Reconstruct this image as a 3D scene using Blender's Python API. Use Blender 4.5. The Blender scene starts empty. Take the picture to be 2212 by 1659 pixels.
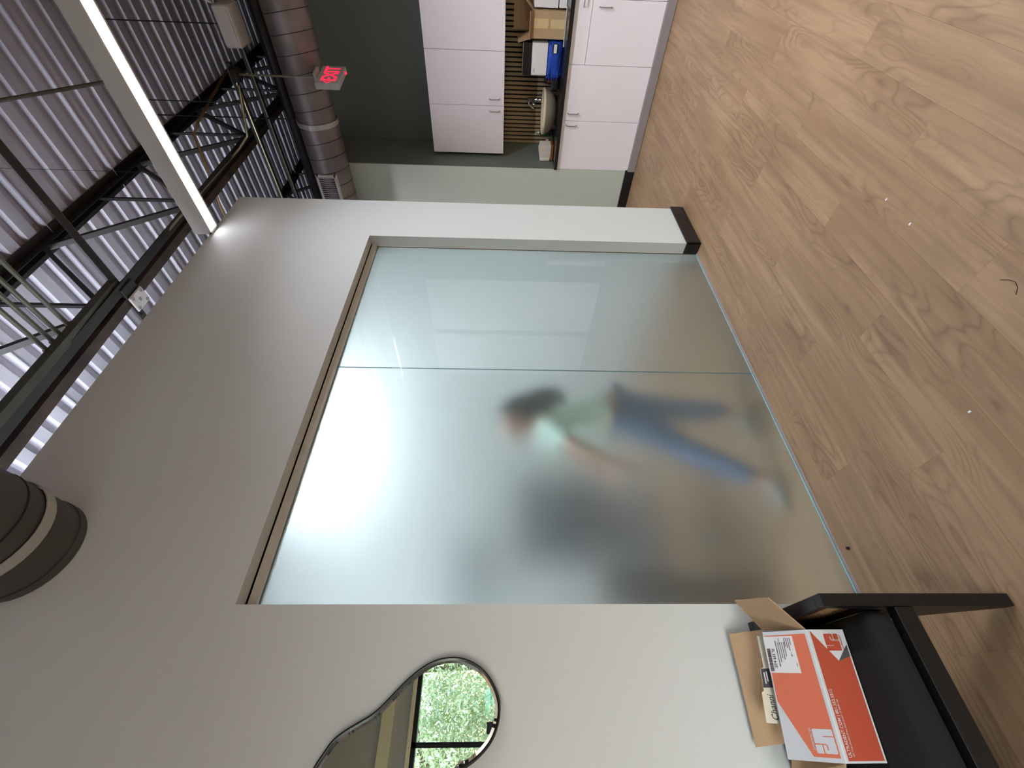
import bpy, bmesh, math, random
from mathutils import Vector, Matrix
random.seed(7)
SC = bpy.context.scene
COL = SC.collection
R = math.radians
# ------------------------------------------------------------------ camera
FPX = 923.39
yaw, pitch, roll = R(39.11), R(-1.732), R(0.845)
Fw = Vector((math.sin(yaw)*math.cos(pitch), math.cos(yaw)*math.cos(pitch), math.sin(pitch)))
r0 = Vector((math.cos(yaw), -math.sin(yaw), 0)); u0 = r0.cross(Fw)
Rt = r0*math.cos(roll)+u0*math.sin(roll); Up = -r0*math.sin(roll)+u0*math.cos(roll)
cd = bpy.data.cameras.new('camera'); cam = bpy.data.objects.new('camera', cd); COL.objects.link(cam)
m = Matrix.Identity(4)
for i, v in enumerate((-Up, Rt, -Fw)):          # the phone was turned on its side: world up points left in the frame
    m[0][i], m[1][i], m[2][i] = v
m.translation = Vector((0, 0, 1.47)); cam.matrix_world = m
cd.sensor_fit = 'HORIZONTAL'; cd.sensor_width = 36; cd.lens = FPX/2212*36; cd.clip_start = 0.02; cd.clip_end = 200
SC.camera = cam
# ------------------------------------------------------------------ world, exposure
W = bpy.data.worlds.new('sky'); SC.world = W; W.use_nodes = True
nt = W.node_tree; bg = nt.nodes['Background']
sky = nt.nodes.new('ShaderNodeTexSky'); sky.sky_type = 'NISHITA'; sky.sun_disc = False
sky.sun_elevation = R(55); sky.sun_rotation = R(200); sky.air_density = 1.5; sky.dust_density = 3
nt.links.new(sky.outputs[0], bg.inputs[0]); bg.inputs[1].default_value = 2.0
SC.view_settings.view_transform = 'Standard'; SC.view_settings.look = 'None'
SC.view_settings.exposure = -0.22; SC.view_settings.gamma = 1; SC.view_settings.use_curve_mapping = False
SC.cycles.use_denoising = True
SC.cycles.max_bounces = 14; SC.cycles.transmission_bounces = 12; SC.cycles.glossy_bounces = 6; SC.cycles.diffuse_bounces = 6
SC.cycles.caustics_refractive = True; SC.cycles.caustics_reflective = False
SC.cycles.sample_clamp_indirect = 25.0
LIGHT_STRIP = 9.5      # emission of the linear lamps
DECK_FILL = 40.0         # base power of the fill light added below the far deck
def area_light(name, loc, rot, sx, sy, power, color):
    l = bpy.data.lights.new(name, 'AREA'); l.shape = 'RECTANGLE'; l.size = sx; l.size_y = sy
    l.energy = power; l.color = color
    o = bpy.data.objects.new(name, l); COL.objects.link(o); o.location = loc; o.rotation_euler = rot
    return o
# daylight entering by the street windows behind the camera, and an unseen upward light added to brighten the far deck
sdl = area_light('street_daylight', (-3.35, -3.93, 1.45), (R(90-18), 0, R(-22)), 5.0, 2.1, 40, (0.92, 0.955, 1.0)); sdl.data.spread = R(62)
area_light('far_deck_fill', (-3.85, 4.2, 3.0), (R(122), 0, R(-90)), 3.6, 2.2, DECK_FILL*9, (0.86, 0.93, 1.0)).data.spread = R(70)

pl = bpy.data.lights.new('window_portal', 'AREA'); pl.shape = 'RECTANGLE'; pl.size = 7.8; pl.size_y = 2.27
pl.cycles.is_portal = True
po = bpy.data.objects.new('window_portal', pl); COL.objects.link(po); po.location = (-2.48, -4.2, 1.435); po.rotation_euler = (R(90), 0, R(180))

# ------------------------------------------------------------------ materials
def srgb(c):
    return tuple(((x/255)/12.92 if x/255 <= 0.04045 else ((x/255+0.055)/1.055)**2.4) for x in c)
class NT:
    def __init__(s, name):
        s.m = bpy.data.materials.new(name); s.m.use_nodes = True; s.t = s.m.node_tree
        s.b = s.t.nodes['Principled BSDF']; s.out = s.t.nodes['Material Output']
    def n(s, ty, **k):
        x = s.t.nodes.new('ShaderNode'+ty)
        for a, v in k.items():
            if a.startswith('i_'): x.inputs[a[2:].replace('_', ' ')].default_value = v
            else: setattr(x, a, v)
        return x
    def l(s, a, b): s.t.links.new(a, b)
def mat(name, rgb, rough=0.5, metal=0.0, var=0.06, scale=8.0, bump=0.0, bscale=60.0, stretch=(1, 1, 1), emit=None, estr=0, spec=0.5, coat=0):
    """procedural material: base colour with noise variation and optional fine relief"""
    n = NT(name); c = srgb(rgb)
    tc = n.n('TexCoord'); mp = n.n('Mapping'); mp.inputs['Scale'].default_value = stretch
    n.l(tc.outputs['Object'], mp.inputs['Vector'])
    nz = n.n('TexNoise'); nz.inputs['Scale'].default_value = scale; nz.inputs['Detail'].default_value = 5
    n.l(mp.outputs[0], nz.inputs['Vector'])
    cr = n.n('ValToRGB'); e = cr.color_ramp.elements
    e[0].position = 0.3; e[1].position = 0.7
    e[0].color = tuple(max(0, x*(1-var)) for x in c)+(1,); e[1].color = tuple(min(1, x*(1+var)) for x in c)+(1,)
    n.l(nz.outputs['Fac'], cr.inputs[0]); n.l(cr.outputs[0], n.b.inputs['Base Color'])
    n.b.inputs['Roughness'].default_value = rough; n.b.inputs['Metallic'].default_value = metal
    n.b.inputs['Specular IOR Level'].default_value = spec; n.b.inputs['Coat Weight'].default_value = coat
    if bump:
        n2 = n.n('TexNoise'); n2.inputs['Scale'].default_value = bscale; n2.inputs['Detail'].default_value = 4
        n.l(mp.outputs[0], n2.inputs['Vector'])
        bp = n.n('Bump'); bp.inputs['Strength'].default_value = bump; bp.inputs['Distance'].default_value = 0.002
        n.l(n2.outputs['Fac'], bp.inputs['Height']); n.l(bp.outputs[0], n.b.inputs['Normal'])
    if emit:
        n.b.inputs['Emission Color'].default_value = srgb(emit)+(1,); n.b.inputs['Emission Strength'].default_value = estr
    return n.m
M = {}
M['wall'] = mat('painted_white_wall', (208, 212, 211), 0.6, var=0.012, scale=2, bump=0.15, bscale=220)
M['ggreen'] = mat('dark_green_paint', (110, 118, 112), 0.6, var=0.02, scale=2, bump=0.1, bscale=200)
M['lgreen'] = mat('sage_paint', (192, 198, 188), 0.6, var=0.02, scale=2, bump=0.1, bscale=200)
M['base'] = mat('black_rubber_baseboard', (24, 21, 22), 0.35)
M['deck'] = mat('galvanised_deck', (176, 172, 184), 0.5, 0.2, var=0.22, scale=3, bump=0.2, bscale=30, stretch=(1, .15, 1))
M['steel'] = mat('painted_dark_steel', (40, 37, 35), 0.5, 0.3, var=0.3, scale=6)
M['steelgr'] = mat('olive_grey_strut', (70, 70, 60), 0.5, 0.4, var=0.15)
M['rust'] = mat('rusty_steel_flange', (60, 46, 37), 0.65, 0.2, var=0.6, scale=7)
M['conduit'] = mat('conduit', (150, 146, 122), 0.3, 0.8, var=0.06)
M['brass'] = mat('ochre_gas_pipe', (120, 96, 58), 0.5, 0.3)
M['pipe'] = mat('grey_pipe', (104, 104, 92), 0.45, 0.5)
M['duct'] = mat('spiral_duct_zinc', (138, 128, 126), 0.46, 0.7, var=0.22, scale=5, bump=0.12, bscale=12)
M['ductg'] = mat('grey_duct', (92, 91, 88), 0.5, 0.6, var=0.1, scale=4)
M['strap'] = mat('bright_strap', (186, 186, 182), 0.4, 0.3)
M['plastic'] = mat('white_plastic', (200, 197, 194), 0.45, var=0.02)
M['lampbody'] = mat('lamp_housing', (205, 205, 200), 0.45, var=0.01)
M['lens'] = mat('lamp_lens', (255, 255, 255), 0.5, emit=(250, 248, 255), estr=LIGHT_STRIP)
M['lens2'] = mat('bright_lamp_lens', (255, 255, 255), 0.5, emit=(236, 246, 255), estr=60)
M['cab'] = mat('lilac_white_laminate', (240, 233, 240), 0.32, var=0.012, scale=3)
M['gap'] = mat('cabinet_gap', (96, 84, 84), 0.6)
M['toe'] = mat('grey_toe_kick', (146, 138, 138), 0.35, var=0.05)
M['nickel'] = mat('brushed_nickel', (180, 175, 172), 0.3, 0.9)
M['chrome'] = mat('chrome', (200, 200, 205), 0.12, 1.0)
M['black'] = mat('black_counter', (20, 19, 20), 0.25, var=0.3, scale=30)
M['slat'] = mat('oak_slat', (170, 148, 118), 0.6, var=0.14, scale=5, stretch=(10, 10, 0.8))
M['felt'] = mat('black_felt', (26, 20, 19), 0.95)
M['stone'] = mat('cream_stoneware', (214, 196, 168), 0.5, var=0.03)
M['speck'] = mat('speckled_stoneware', (160, 146, 132), 0.7, var=0.25, scale=140, bump=0.3, bscale=160)
M['card'] = mat('cardboard', (176, 146, 112), 0.8, var=0.04, scale=14, bump=0.2, bscale=90)
M['cardin'] = mat('cardboard_inner', (158, 130, 98), 0.85, var=0.05, scale=14)
M['tape'] = mat('paper_tape', (204, 178, 132), 0.5)
M['paper'] = mat('white_paper', (226, 222, 222), 0.6, var=0.02)
M['boxwhite'] = mat('coated_white_board', (206, 208, 212), 0.4, var=0.03, scale=10)
M['orange'] = mat('orange_print', (218, 114, 84), 0.42, var=0.02, scale=12)
M['orange_shade'] = mat('shaded_orange_print', (178, 76, 54), 0.42, var=0.03, scale=12)  # same ink as the flap, darkened to carry the front face's shade
M['greyp'] = mat('slate_print', (74, 72, 78), 0.45)
M['ink'] = mat('black_ink', (28, 26, 30), 0.6)
M['inkg'] = mat('grey_ink', (110, 105, 115), 0.6)
M['cream'] = mat('cream_paper', (222, 216, 196), 0.6)
M['blue'] = mat('blue_cloth', (28, 66, 168), 0.55, var=0.12, scale=12, bump=0.6, bscale=30)
M['blackp'] = mat('black_plastic', (24, 24, 25), 0.45)
M['red'] = mat('dark_red_glass', (80, 12, 18), 0.12)
M['greeng'] = mat('green_bottle', (52, 82, 58), 0.2)
M['copper'] = mat('copper_tray', (176, 108, 66), 0.35, 0.6)
M['towel'] = mat('paper_towels', (226, 216, 206), 0.85, var=0.04, scale=30)
M['frame'] = mat('black_lacquered_wood', (13, 13, 14), 0.42, var=0.1)
M['cloth'] = mat('black_seat_fabric', (9, 9, 10), 0.9, var=0.3, scale=90, bump=0.5, bscale=400)
M['cane'] = mat('natural_cane', (168, 130, 88), 0.6, var=0.1)
M['blackm'] = mat('black_metal', (16, 14, 16), 0.3, 0.3)
M['exitred'] = mat('exit_letters', (255, 30, 60), 0.5, emit=(255, 45, 80), estr=1.3)
M['exitbody'] = mat('exit_housing', (176, 176, 172), 0.5, var=0.02)
M['metalw'] = mat('glass_channel', (204, 196, 184), 0.4, 0.25)
M['sill'] = mat('threshold_strip', (150, 136, 134), 0.5)
M['skin'] = mat('skin', (176, 138, 118), 0.5, var=0.03)
M['hair'] = mat('dark_hair', (30, 26, 26), 0.5, var=0.2, scale=20, stretch=(6, 6, 1))
M['shirt'] = mat('mint_cotton', (196, 218, 206), 0.8, var=0.04, bump=0.4, bscale=40)
M['jeans'] = mat('blue_denim', (82, 108, 142), 0.8, var=0.1, scale=30, bump=0.4, bscale=200)
M['shoe'] = mat('pale_shoe', (150, 152, 150), 0.6)
M['tee'] = mat('grey_tee', (70, 72, 78), 0.8)
M['eye'] = mat('eye_white', (220, 218, 214), 0.2)
M['lip'] = mat('lips', (168, 92, 84), 0.5)
M['leaf'] = mat('tree_leaves', (206, 226, 182), 0.55, var=0.5, scale=1.6)
M['leaf2'] = mat('dark_tree_leaves', (110, 150, 112), 0.55, var=0.4, scale=2)
M['palm'] = mat('palm_fronds', (120, 160, 124), 0.5, var=0.3, scale=3)
M['bark'] = mat('bark', (120, 96, 84), 0.85, var=0.2)
M['lawn'] = mat('pale_paving', (128, 126, 124), 0.9, var=0.3)
M['soffit'] = mat('cream_bulkhead', (214, 212, 178), 0.6, var=0.02)
M['gwall'] = mat('grey_interior_wall', (168, 170, 160), 0.6, var=0.02)
M['dgrey'] = mat('charcoal_upholstery', (62, 64, 72), 0.8)

def glass_mats():
    n = NT('clear_glass_face'); n.t.nodes.remove(n.b)
    g = n.n('BsdfGlass'); g.inputs['IOR'].default_value = 1.5; g.inputs['Roughness'].default_value = 0.0
    g.inputs['Color'].default_value = (0.95, 0.985, 0.98, 1); n.l(g.outputs[0], n.out.inputs[0]); a = n.m
    n = NT('etched_glass_face'); n.t.nodes.remove(n.b)
    g = n.n('BsdfGlass'); g.inputs['IOR'].default_value = 1.5; g.inputs['Roughness'].default_value = 0.62
    g.distribution = 'GGX'
    tc = n.n('TexCoord'); nz = n.n('TexNoise'); nz.inputs['Scale'].default_value = 1.2
    n.l(tc.outputs['Object'], nz.inputs['Vector'])
    mr = n.n('MapRange'); mr.inputs['To Min'].default_value = 0.50; mr.inputs['To Max'].default_value = 0.56
    n.l(nz.outputs['Fac'], mr.inputs[0]); n.l(mr.outputs[0], g.inputs['Roughness'])
    g.inputs['Color'].default_value = (0.93, 0.975, 0.965, 1); n.l(g.outputs[0], n.out.inputs[0]); b = n.m
    n = NT('polished_glass_edge'); n.b.inputs['Base Color'].default_value = srgb((110, 170, 176))+(1,)
    nz = n.n('TexNoise'); nz.inputs['Scale'].default_value = 20
    cr = n.n('ValToRGB'); cr.color_ramp.elements[0].color = srgb((120, 176, 186))+(1,); cr.color_ramp.elements[1].color = srgb((170, 216, 222))+(1,)
    n.l(nz.outputs['Fac'], cr.inputs[0]); n.l(cr.outputs[0], n.b.inputs['Base Color']); n.b.inputs['Roughness'].default_value = 0.25
    return a, b, n.m
GM = glass_mats()
def mirror_mat(name, tint):
    n = NT(name); n.b.inputs['Metallic'].default_value = 1; n.b.inputs['Roughness'].default_value = 0.0
    nz = n.n('TexNoise'); nz.inputs['Scale'].default_value = 2
    cr = n.n('ValToRGB'); cr.color_ramp.elements[0].color = tint+(1,); cr.color_ramp.elements[1].color = tuple(min(1, t*1.02) for t in tint)+(1,)
    n.l(nz.outputs['Fac'], cr.inputs[0]); n.l(cr.outputs[0], n.b.inputs['Base Color'])
    return n.m
M['mirror'] = mirror_mat('silvered_mirror', (0.84, 0.93, 0.88))

def wood_floor():
    n = NT('oak_vinyl_planks')
    at = n.n('Attribute', attribute_name='pid', attribute_type='GEOMETRY')
    ge = n.n('NewGeometry')
    ml = n.n('VectorMath', operation='MULTIPLY'); ml.inputs[1].default_value = (13.7, 7.3, 0)
    n.l(at.outputs['Vector'], ml.inputs[0])
    ad = n.n('VectorMath', operation='ADD'); n.l(ge.outputs['Position'], ad.inputs[0]); n.l(ml.outputs[0], ad.inputs[1])
    def mp(sc):
        x = n.n('Mapping'); x.inputs['Scale'].default_value = sc; n.l(ad.outputs[0], x.inputs['Vector']); return x
    # broad tone drift
    a = n.n('TexNoise', i_Scale=1.0, i_Detail=3.0); n.l(mp((1.1, 7, 1)).outputs[0], a.inputs['Vector'])
    # cathedral figure: contour lines of a stretched noise
    b = n.n('TexNoise', i_Scale=1.0, i_Detail=1.5); n.l(mp((1.5, 6.5, 1)).outputs[0], b.inputs['Vector'])
    mu = n.n('Math', operation='MULTIPLY'); mu.inputs[1].default_value = 34; n.l(b.outputs['Fac'], mu.inputs[0])
    fr = n.n('Math', operation='PINGPONG'); fr.inputs[1].default_value = 1.0; n.l(mu.outputs[0], fr.inputs[0])
    pw = n.n('Math', operation='POWER'); pw.inputs[1].default_value = 3.0; n.l(fr.outputs[0], pw.inputs[0])
    # masks figure to patches
    c = n.n('TexNoise', i_Scale=1.0, i_Detail=2.0); n.l(mp((1.3, 4, 1)).outputs[0], c.inputs['Vector'])
    mk = n.n('MapRange'); mk.inputs['From Min'].default_value = 0.47; mk.inputs['From Max'].default_value = 0.60; n.l(c.outputs['Fac'], mk.inputs[0])
    fg = n.n('Math', operation='MULTIPLY'); n.l(pw.outputs[0], fg.inputs[0]); n.l(mk.outputs[0], fg.inputs[1])
    # fine grain
    d = n.n('TexNoise', i_Scale=1.0, i_Detail=6.0, i_Roughness=0.7); n.l(mp((4, 110, 1)).outputs[0], d.inputs['Vector'])
    d2 = n.n('TexNoise', i_Scale=1.0, i_Detail=3.0); n.l(mp((1.6, 34, 1)).outputs[0], d2.inputs['Vector'])
    # knots
    v = n.n('TexVoronoi'); v.inputs['Scale'].default_value = 1.0; n.l(mp((2.0, 4.6, 1)).outputs[0], v.inputs['Vector'])
    kn = n.n('MapRange'); kn.inputs['From Min'].default_value = 0.0; kn.inputs['From Max'].default_value = 0.09
    kn.inputs['To Min'].default_value = 0.55; kn.inputs['To Max'].default_value = 0.0; n.l(v.outputs['Distance'], kn.inputs[0])
    def ramp(src, lo, hi, p0, p1):
        x = n.n('ValToRGB'); x.color_ramp.elements[0].position = p0; x.color_ramp.elements[1].position = p1
        x.color_ramp.elements[0].color = srgb(lo)+(1,); x.color_ramp.elements[1].color = srgb(hi)+(1,)
        n.l(src, x.inputs[0]); return x.outputs[0]
    base = ramp(a.outputs['Fac'], (143, 112, 82), (164, 133, 101), 0.35, 0.65)
    def mix(fac, c1, c2, k=None):
        x = n.n('Mix', data_type='RGBA')
        if k is not None:
            mm = n.n('Math', operation='MULTIPLY'); mm.inputs[1].default_value = k; n.l(fac, mm.inputs[0]); fac = mm.outputs[0]
        n.l(fac, x.inputs[0]); n.l(c1, x.inputs[6])
        if isinstance(c2, tuple): x.inputs[7].default_value = srgb(c2)+(1,)
        else: n.l(c2, x.inputs[7])
        return x.outputs[2]
    g1 = n.n('MapRange'); g1.inputs['From Min'].default_value = 0.46; g1.inputs['From Max'].default_value = 0.66; n.l(d2.outputs['Fac'], g1.inputs[0])
    c1 = mix(g1.outputs[0], base, (118, 91, 69), 0.5)
    g2 = n.n('MapRange'); g2.inputs['From Min'].default_value = 0.42; g2.inputs['From Max'].default_value = 0.68; n.l(d.outputs['Fac'], g2.inputs[0])
    c2 = mix(g2.outputs[0], c1, (128, 104, 84), 0.42)
    c3 = mix(fg.outputs[0], c2, (106, 80, 60), 0.6)
    c4 = mix(kn.outputs[0], c3, (86, 62, 50))
    # plank to plank tone
    wn = n.n('TexWhiteNoise'); n.l(at.outputs['Vector'], wn.inputs['Vector'])
    hs = n.n('HueSaturation'); mr = n.n('MapRange'); mr.inputs['To Min'].default_value = 0.99; mr.inputs['To Max'].default_value = 1.04
    n.l(wn.outputs['Value'], mr.inputs[0]); n.l(mr.outputs[0], hs.inputs['Value']); n.l(c4, hs.inputs['Color'])
    n.l(hs.outputs[0], n.b.inputs['Base Color'])
    n.b.inputs['Roughness'].default_value = 0.48; n.b.inputs['Specular IOR Level'].default_value = 0.4
    bp = n.n('Bump'); bp.inputs['Strength'].default_value = 0.15; bp.inputs['Distance'].default_value = 0.001
    n.l(d.outputs['Fac'], bp.inputs['Height']); n.l(bp.outputs[0], n.b.inputs['Normal'])
    return n.m
M['floor'] = wood_floor()

# ------------------------------------------------------------------ builders
OFF = {}
def obj(name, bm, material, parent=None, loc=None, smooth=False, **props):
    me = bpy.data.meshes.new(name)
    bmesh.ops.recalc_face_normals(bm, faces=bm.faces)
    off = OFF.get(parent.name, Vector((0, 0, 0))) if parent else Vector((0, 0, 0))
    if loc is not None:
        L = Vector(loc)-off; tot = Vector(loc)
    else:
        L = Vector((0, 0, 0)); tot = off
    bmesh.ops.translate(bm, verts=bm.verts, vec=-tot)
    bm.to_mesh(me); bm.free()
    if smooth:
        for p in me.polygons: p.use_smooth = True
    for mm in (material if isinstance(material, (list, tuple)) else [material]): me.materials.append(mm)
    o = bpy.data.objects.new(name, me); COL.objects.link(o); o.location = L
    if parent: o.parent = parent
    OFF[o.name] = tot
    for k, v in props.items(): o[k] = v
    return o
def thing(name, label, cat, loc=(0, 0, 0), group=None):
    o = bpy.data.objects.new(name, None); COL.objects.link(o); o.location = loc; o.empty_display_size = 0.1
    o['label'] = label; o['category'] = cat
    if group: o['group'] = group
    OFF[o.name] = Vector(loc)
    return o
def tag(o, label, cat, group=None):
    o['label'] = label; o['category'] = cat
    if group: o['group'] = group
    return o
def S(o): o['kind'] = 'structure'; return o
def nb(): return bmesh.new()
def box(bm, x0, x1, y0, y1, z0, z1, bev=0, seg=1):
    v = [bm.verts.new((x, y, z)) for x in (x0, x1) for y in (y0, y1) for z in (z0, z1)]
    fs = [bm.faces.new([v[i] for i in f]) for f in ((0, 1, 3, 2), (4, 6, 7, 5), (0, 4, 5, 1), (2, 3, 7, 6), (0, 2, 6, 4), (1, 5, 7, 3))]
    if bev:
        es = list({e for f in fs for e in f.edges})
        bmesh.ops.bevel(bm, geom=es, offset=bev, segments=seg, affect='EDGES', profile=0.5)
    return bm
def B(*a, **k): return box(nb(), *a, **k)
def frame_of(d):
    d = Vector(d).normalized(); a = Vector((0, 0, 1)) if abs(d.z) < 0.9 else Vector((1, 0, 0))
    u = d.cross(a).normalized(); v = d.cross(u); return u, v
def tube(bm, pts, r, seg=10, cap=True):
    pts = [Vector(p) for p in pts]; rs = r if isinstance(r, (list, tuple)) else [r]*len(pts); rings = []
    u = None
    for i, p in enumerate(pts):
        d = (pts[min(i+1, len(pts)-1)]-pts[max(i-1, 0)]).normalized()
        if u is None: u, v = frame_of(d)
        else:
            u = (u-d*u.dot(d)).normalized(); v = d.cross(u)
        rings.append([bm.verts.new(p+(u*math.cos(2*math.pi*k/seg)+v*math.sin(2*math.pi*k/seg))*rs[i]) for k in range(seg)])
    for a, b in zip(rings, rings[1:]):
        for k in range(seg): bm.faces.new((a[k], a[(k+1) % seg], b[(k+1) % seg], b[k]))
    if cap: bm.faces.new(rings[0]); bm.faces.new(rings[-1])
    return bm
def T(pts, r, seg=10, cap=True): return tube(nb(), pts, r, seg, cap)
def bar(bm, p0, p1, w, h, up=(0, 0, 1)):
    """rectangular bar from p0 to p1, w across, h along 'up'"""
    p0, p1 = Vector(p0), Vector(p1); d = (p1-p0).normalized(); s = d.cross(Vector(up)).normalized(); t = s.cross(d)
    v = []
    for p in (p0, p1):
        for a, b in ((-1, -1), (1, -1), (1, 1), (-1, 1)): v.append(bm.verts.new(p+s*a*w/2+t*b*h/2))
    for f in ((0, 1, 2, 3), (7, 6, 5, 4), (0, 4, 5, 1), (1, 5, 6, 2), (2, 6, 7, 3), (3, 7, 4, 0)): bm.faces.new([v[i] for i in f])
    return bm
def prism(bm, poly, vec):
    """closed 3-D polygon extruded by vec"""
    a = [bm.verts.new(p) for p in poly]; b = [bm.verts.new(Vector(p)+Vector(vec)) for p in poly]
    bm.faces.new(a); bm.faces.new(b[::-1]); n = len(a)
    for i in range(n): bm.faces.new((a[i], b[i], b[(i+1) % n], a[(i+1) % n]))
    return bm
def lathe(bm, prof, c, seg=24, closed=False, sx=1, sy=1):
    rings = []
    for r, z in prof:
        if r < 1e-5: rings.append([bm.verts.new((c[0], c[1], c[2]+z))])
        else: rings.append([bm.verts.new((c[0]+sx*r*math.cos(2*math.pi*k/seg), c[1]+sy*r*math.sin(2*math.pi*k/seg), c[2]+z)) for k in range(seg)])
    for a, b in zip(rings, rings[1:]):
        for k in range(seg):
            if len(a) == 1 and len(b) == 1: break
            k2 = (k+1) % seg
            q = ([a[0]] if len(a) == 1 else [a[k], a[k2]])+([b[0]] if len(b) == 1 else [b[k2], b[k]])
            if len(q) > 2: bm.faces.new(q)
    return bm
def text(name, s, size, origin, xdir, ydir, material, parent, align='LEFT', bold=0.0, wid=1.0, shear=0.0, lift=0.0006, thick=0.0004):
    """flat print: glyph outlines laid on the plane (origin, xdir, ydir)"""
    cu = bpy.data.curves.new(name, 'FONT'); cu.body = s; cu.size = size; cu.align_x = align; cu.offset = bold; cu.shear = shear
    cu.extrude = thick/2; cu.resolution_u = 3
    t = bpy.data.objects.new(name, cu); COL.objects.link(t)
    dg = bpy.context.evaluated_depsgraph_get(); me = bpy.data.meshes.new_from_object(t.evaluated_get(dg))
    bpy.data.objects.remove(t); bpy.data.curves.remove(cu)
    xd, yd = Vector(xdir).normalized(), Vector(ydir).normalized(); zd = xd.cross(yd); o0 = Vector(origin)
    off = OFF[parent.name] if parent else Vector((0, 0, 0))
    for v in me.vertices: v.co = o0+xd*v.co.x*wid+yd*v.co.y+zd*(v.co.z+lift)-off
    me.materials.clear(); me.materials.append(material); me.name = name
    o = bpy.data.objects.new(name, me); COL.objects.link(o)
    if parent: o.parent = parent
    OFF[o.name] = off
    return o
def flat(name, pts, material, parent, origin, xdir, ydir, lift=0.0004):
    """a printed patch: 2-D polygon on a plane, hair-thin"""
    xd, yd = Vector(xdir).normalized(), Vector(ydir).normalized(); zd = xd.cross(yd); o0 = Vector(origin)+zd*lift
    bm = nb(); prism(bm, [o0+xd*x+yd*y for x, y in pts], zd*0.0003)
    return obj(name, bm, material, parent)

# ------------------------------------------------------------------ SETTING
D = 1.75; K = 4.827; XA, XB = 0.367, 2.783; ZT = 2.42; ZW = 3.53; XC = 3.279; GY = 1.836
# floor: base slab, planks picked apart near the camera, the rest joined
fl = S(obj('floor', B(-7.8, 8.0, -4.2, 6.6, -0.12, -0.006), M['floor']))
PW, PL = 0.178, 1.22
near = []; rest = []
r = 0; y = -4.15
while y < 6.5:
    off = (r*0.437*PL) % PL; x = -7.7-off; c = 0
    while x < 7.95:
        a, b = max(x, -7.7), min(x+PL, 7.95)
        if b-a > 0.02:
            t = (a, b, y, min(y+PW, 6.55), r, c)
            vis = (-0.7 < b and a < 4.8 and -0.9 < y < 1.74)
            (near if vis else rest).append(t)
        x += PL; c += 1
    y += PW; r += 1
def plank_bm(bm, t, lay):
    n0 = len(bm.verts); box(bm, t[0]+.0002, t[1]-.0002, t[2]+.0002, t[3]-.0002, -0.006, 0.0)
    bm.verts.ensure_lookup_table()
    for v in bm.verts[n0:]: v[lay] = Vector((t[4]+0.31, t[5]+0.17, 0))
for t in near:
    bm = nb(); lay = bm.verts.layers.float_vector.new('pid'); plank_bm(bm, t, lay); obj('plank', bm, M['floor'], fl)
bm = nb(); lay = bm.verts.layers.float_vector.new('pid')
for t in rest: plank_bm(bm, t, lay)
o = obj('planks_beyond', bm, M['floor'], fl); o['kind'] = 'stuff'

# glass wall partition (one wall, opening cut out, end face towards the hall)
bm = nb()
box(bm, -7.6, XA, D, 1.95, 0, ZW); box(bm, XB, XC, D, 1.95, 0, ZW); box(bm, XA, XB, D, 1.95, ZT, ZW)
bmesh.ops.remove_doubles(bm, verts=bm.verts, dist=1e-5)
wall_l = S(obj('wall_left', bm, M['wall']))
bm = nb(); box(bm, XB-.013, XC+.013, D-.013, D, 0, .105, .003); box(bm, XB-.013, XB, D-.013, GY-.002, 0, .105, .003); box(bm, XC, XC+.013, D, 1.95, 0, .105, .003)
S(obj('baseboard_right', bm, M['base']))
S(obj('baseboard_left', B(-7.6, XA, D-.013, D, 0, .105, bev=.003), M['base']))
# glazing
win = thing('window_1', 'frosted glass partition of two tall panes in the white wall', 'glass partition', (1.5, GY, 0)); win['kind'] = 'structure'
del win['label'], win['category']
S(win)
XS = 1.60
def pane(x0, x1):
    bm = nb(); v = [bm.verts.new((x, y, z)) for x in (x0, x1) for y in (GY, GY+.012) for z in (0.006, ZT-.03)]
    fs = ((0, 4, 5, 1, 0), (2, 3, 7, 6, 1), (0, 1, 3, 2, 2), (4, 6, 7, 5, 2), (0, 2, 6, 4, 2), (1, 5, 7, 3, 2))
    for *f, mi in fs: bm.faces.new([v[i] for i in f]).material_index = mi
    return obj('pane', bm, [GM[0], GM[1], GM[2]], win)
pane(XA+.004, XS-.0009); pane(XS+.0009, XB-.003)
bm = nb(); box(bm, XA, XB, GY-.02, GY-.003, ZT-.042, ZT); box(bm, XA, XB, GY+.015, GY+.03, ZT-.042, ZT); box(bm, XA, XB, GY-.02, GY+.03, ZT-.008, ZT)
obj('head_channel', bm, M['metalw'], win)
obj('sill_strip', B(XA, XB, GY-.016, GY-.002, 0, .004), M['sill'], win)
obj('polished_edge', B(XA+.004, XB-.003, GY-.0012, GY-.0002, .005, .0095), GM[2], win)
obj('edge_channel', B(XB-.003, XB, GY-.004, GY+.016, 0, ZT-.03), M['metalw'], win)

# kitchen alcove and hall wall
KB = 5.50; YA = 2.155
bm = nb(); box(bm, K, KB+.12, YA, 6.5, 0, ZW)
S(obj('wall_hall', bm, M['lgreen']))
S(obj('wall_back', B(KB, KB+.12, -4.1, YA, 0, ZW), M['ggreen']))
S(obj('wall_alcove', B(K+.002, KB, YA-.004, YA, 0.9, ZW), M['ggreen']))
S(obj('baseboard_hall', B(K-.013, K, YA-.012, 6.5, 0, .105, bev=.003), M['base']))
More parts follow.
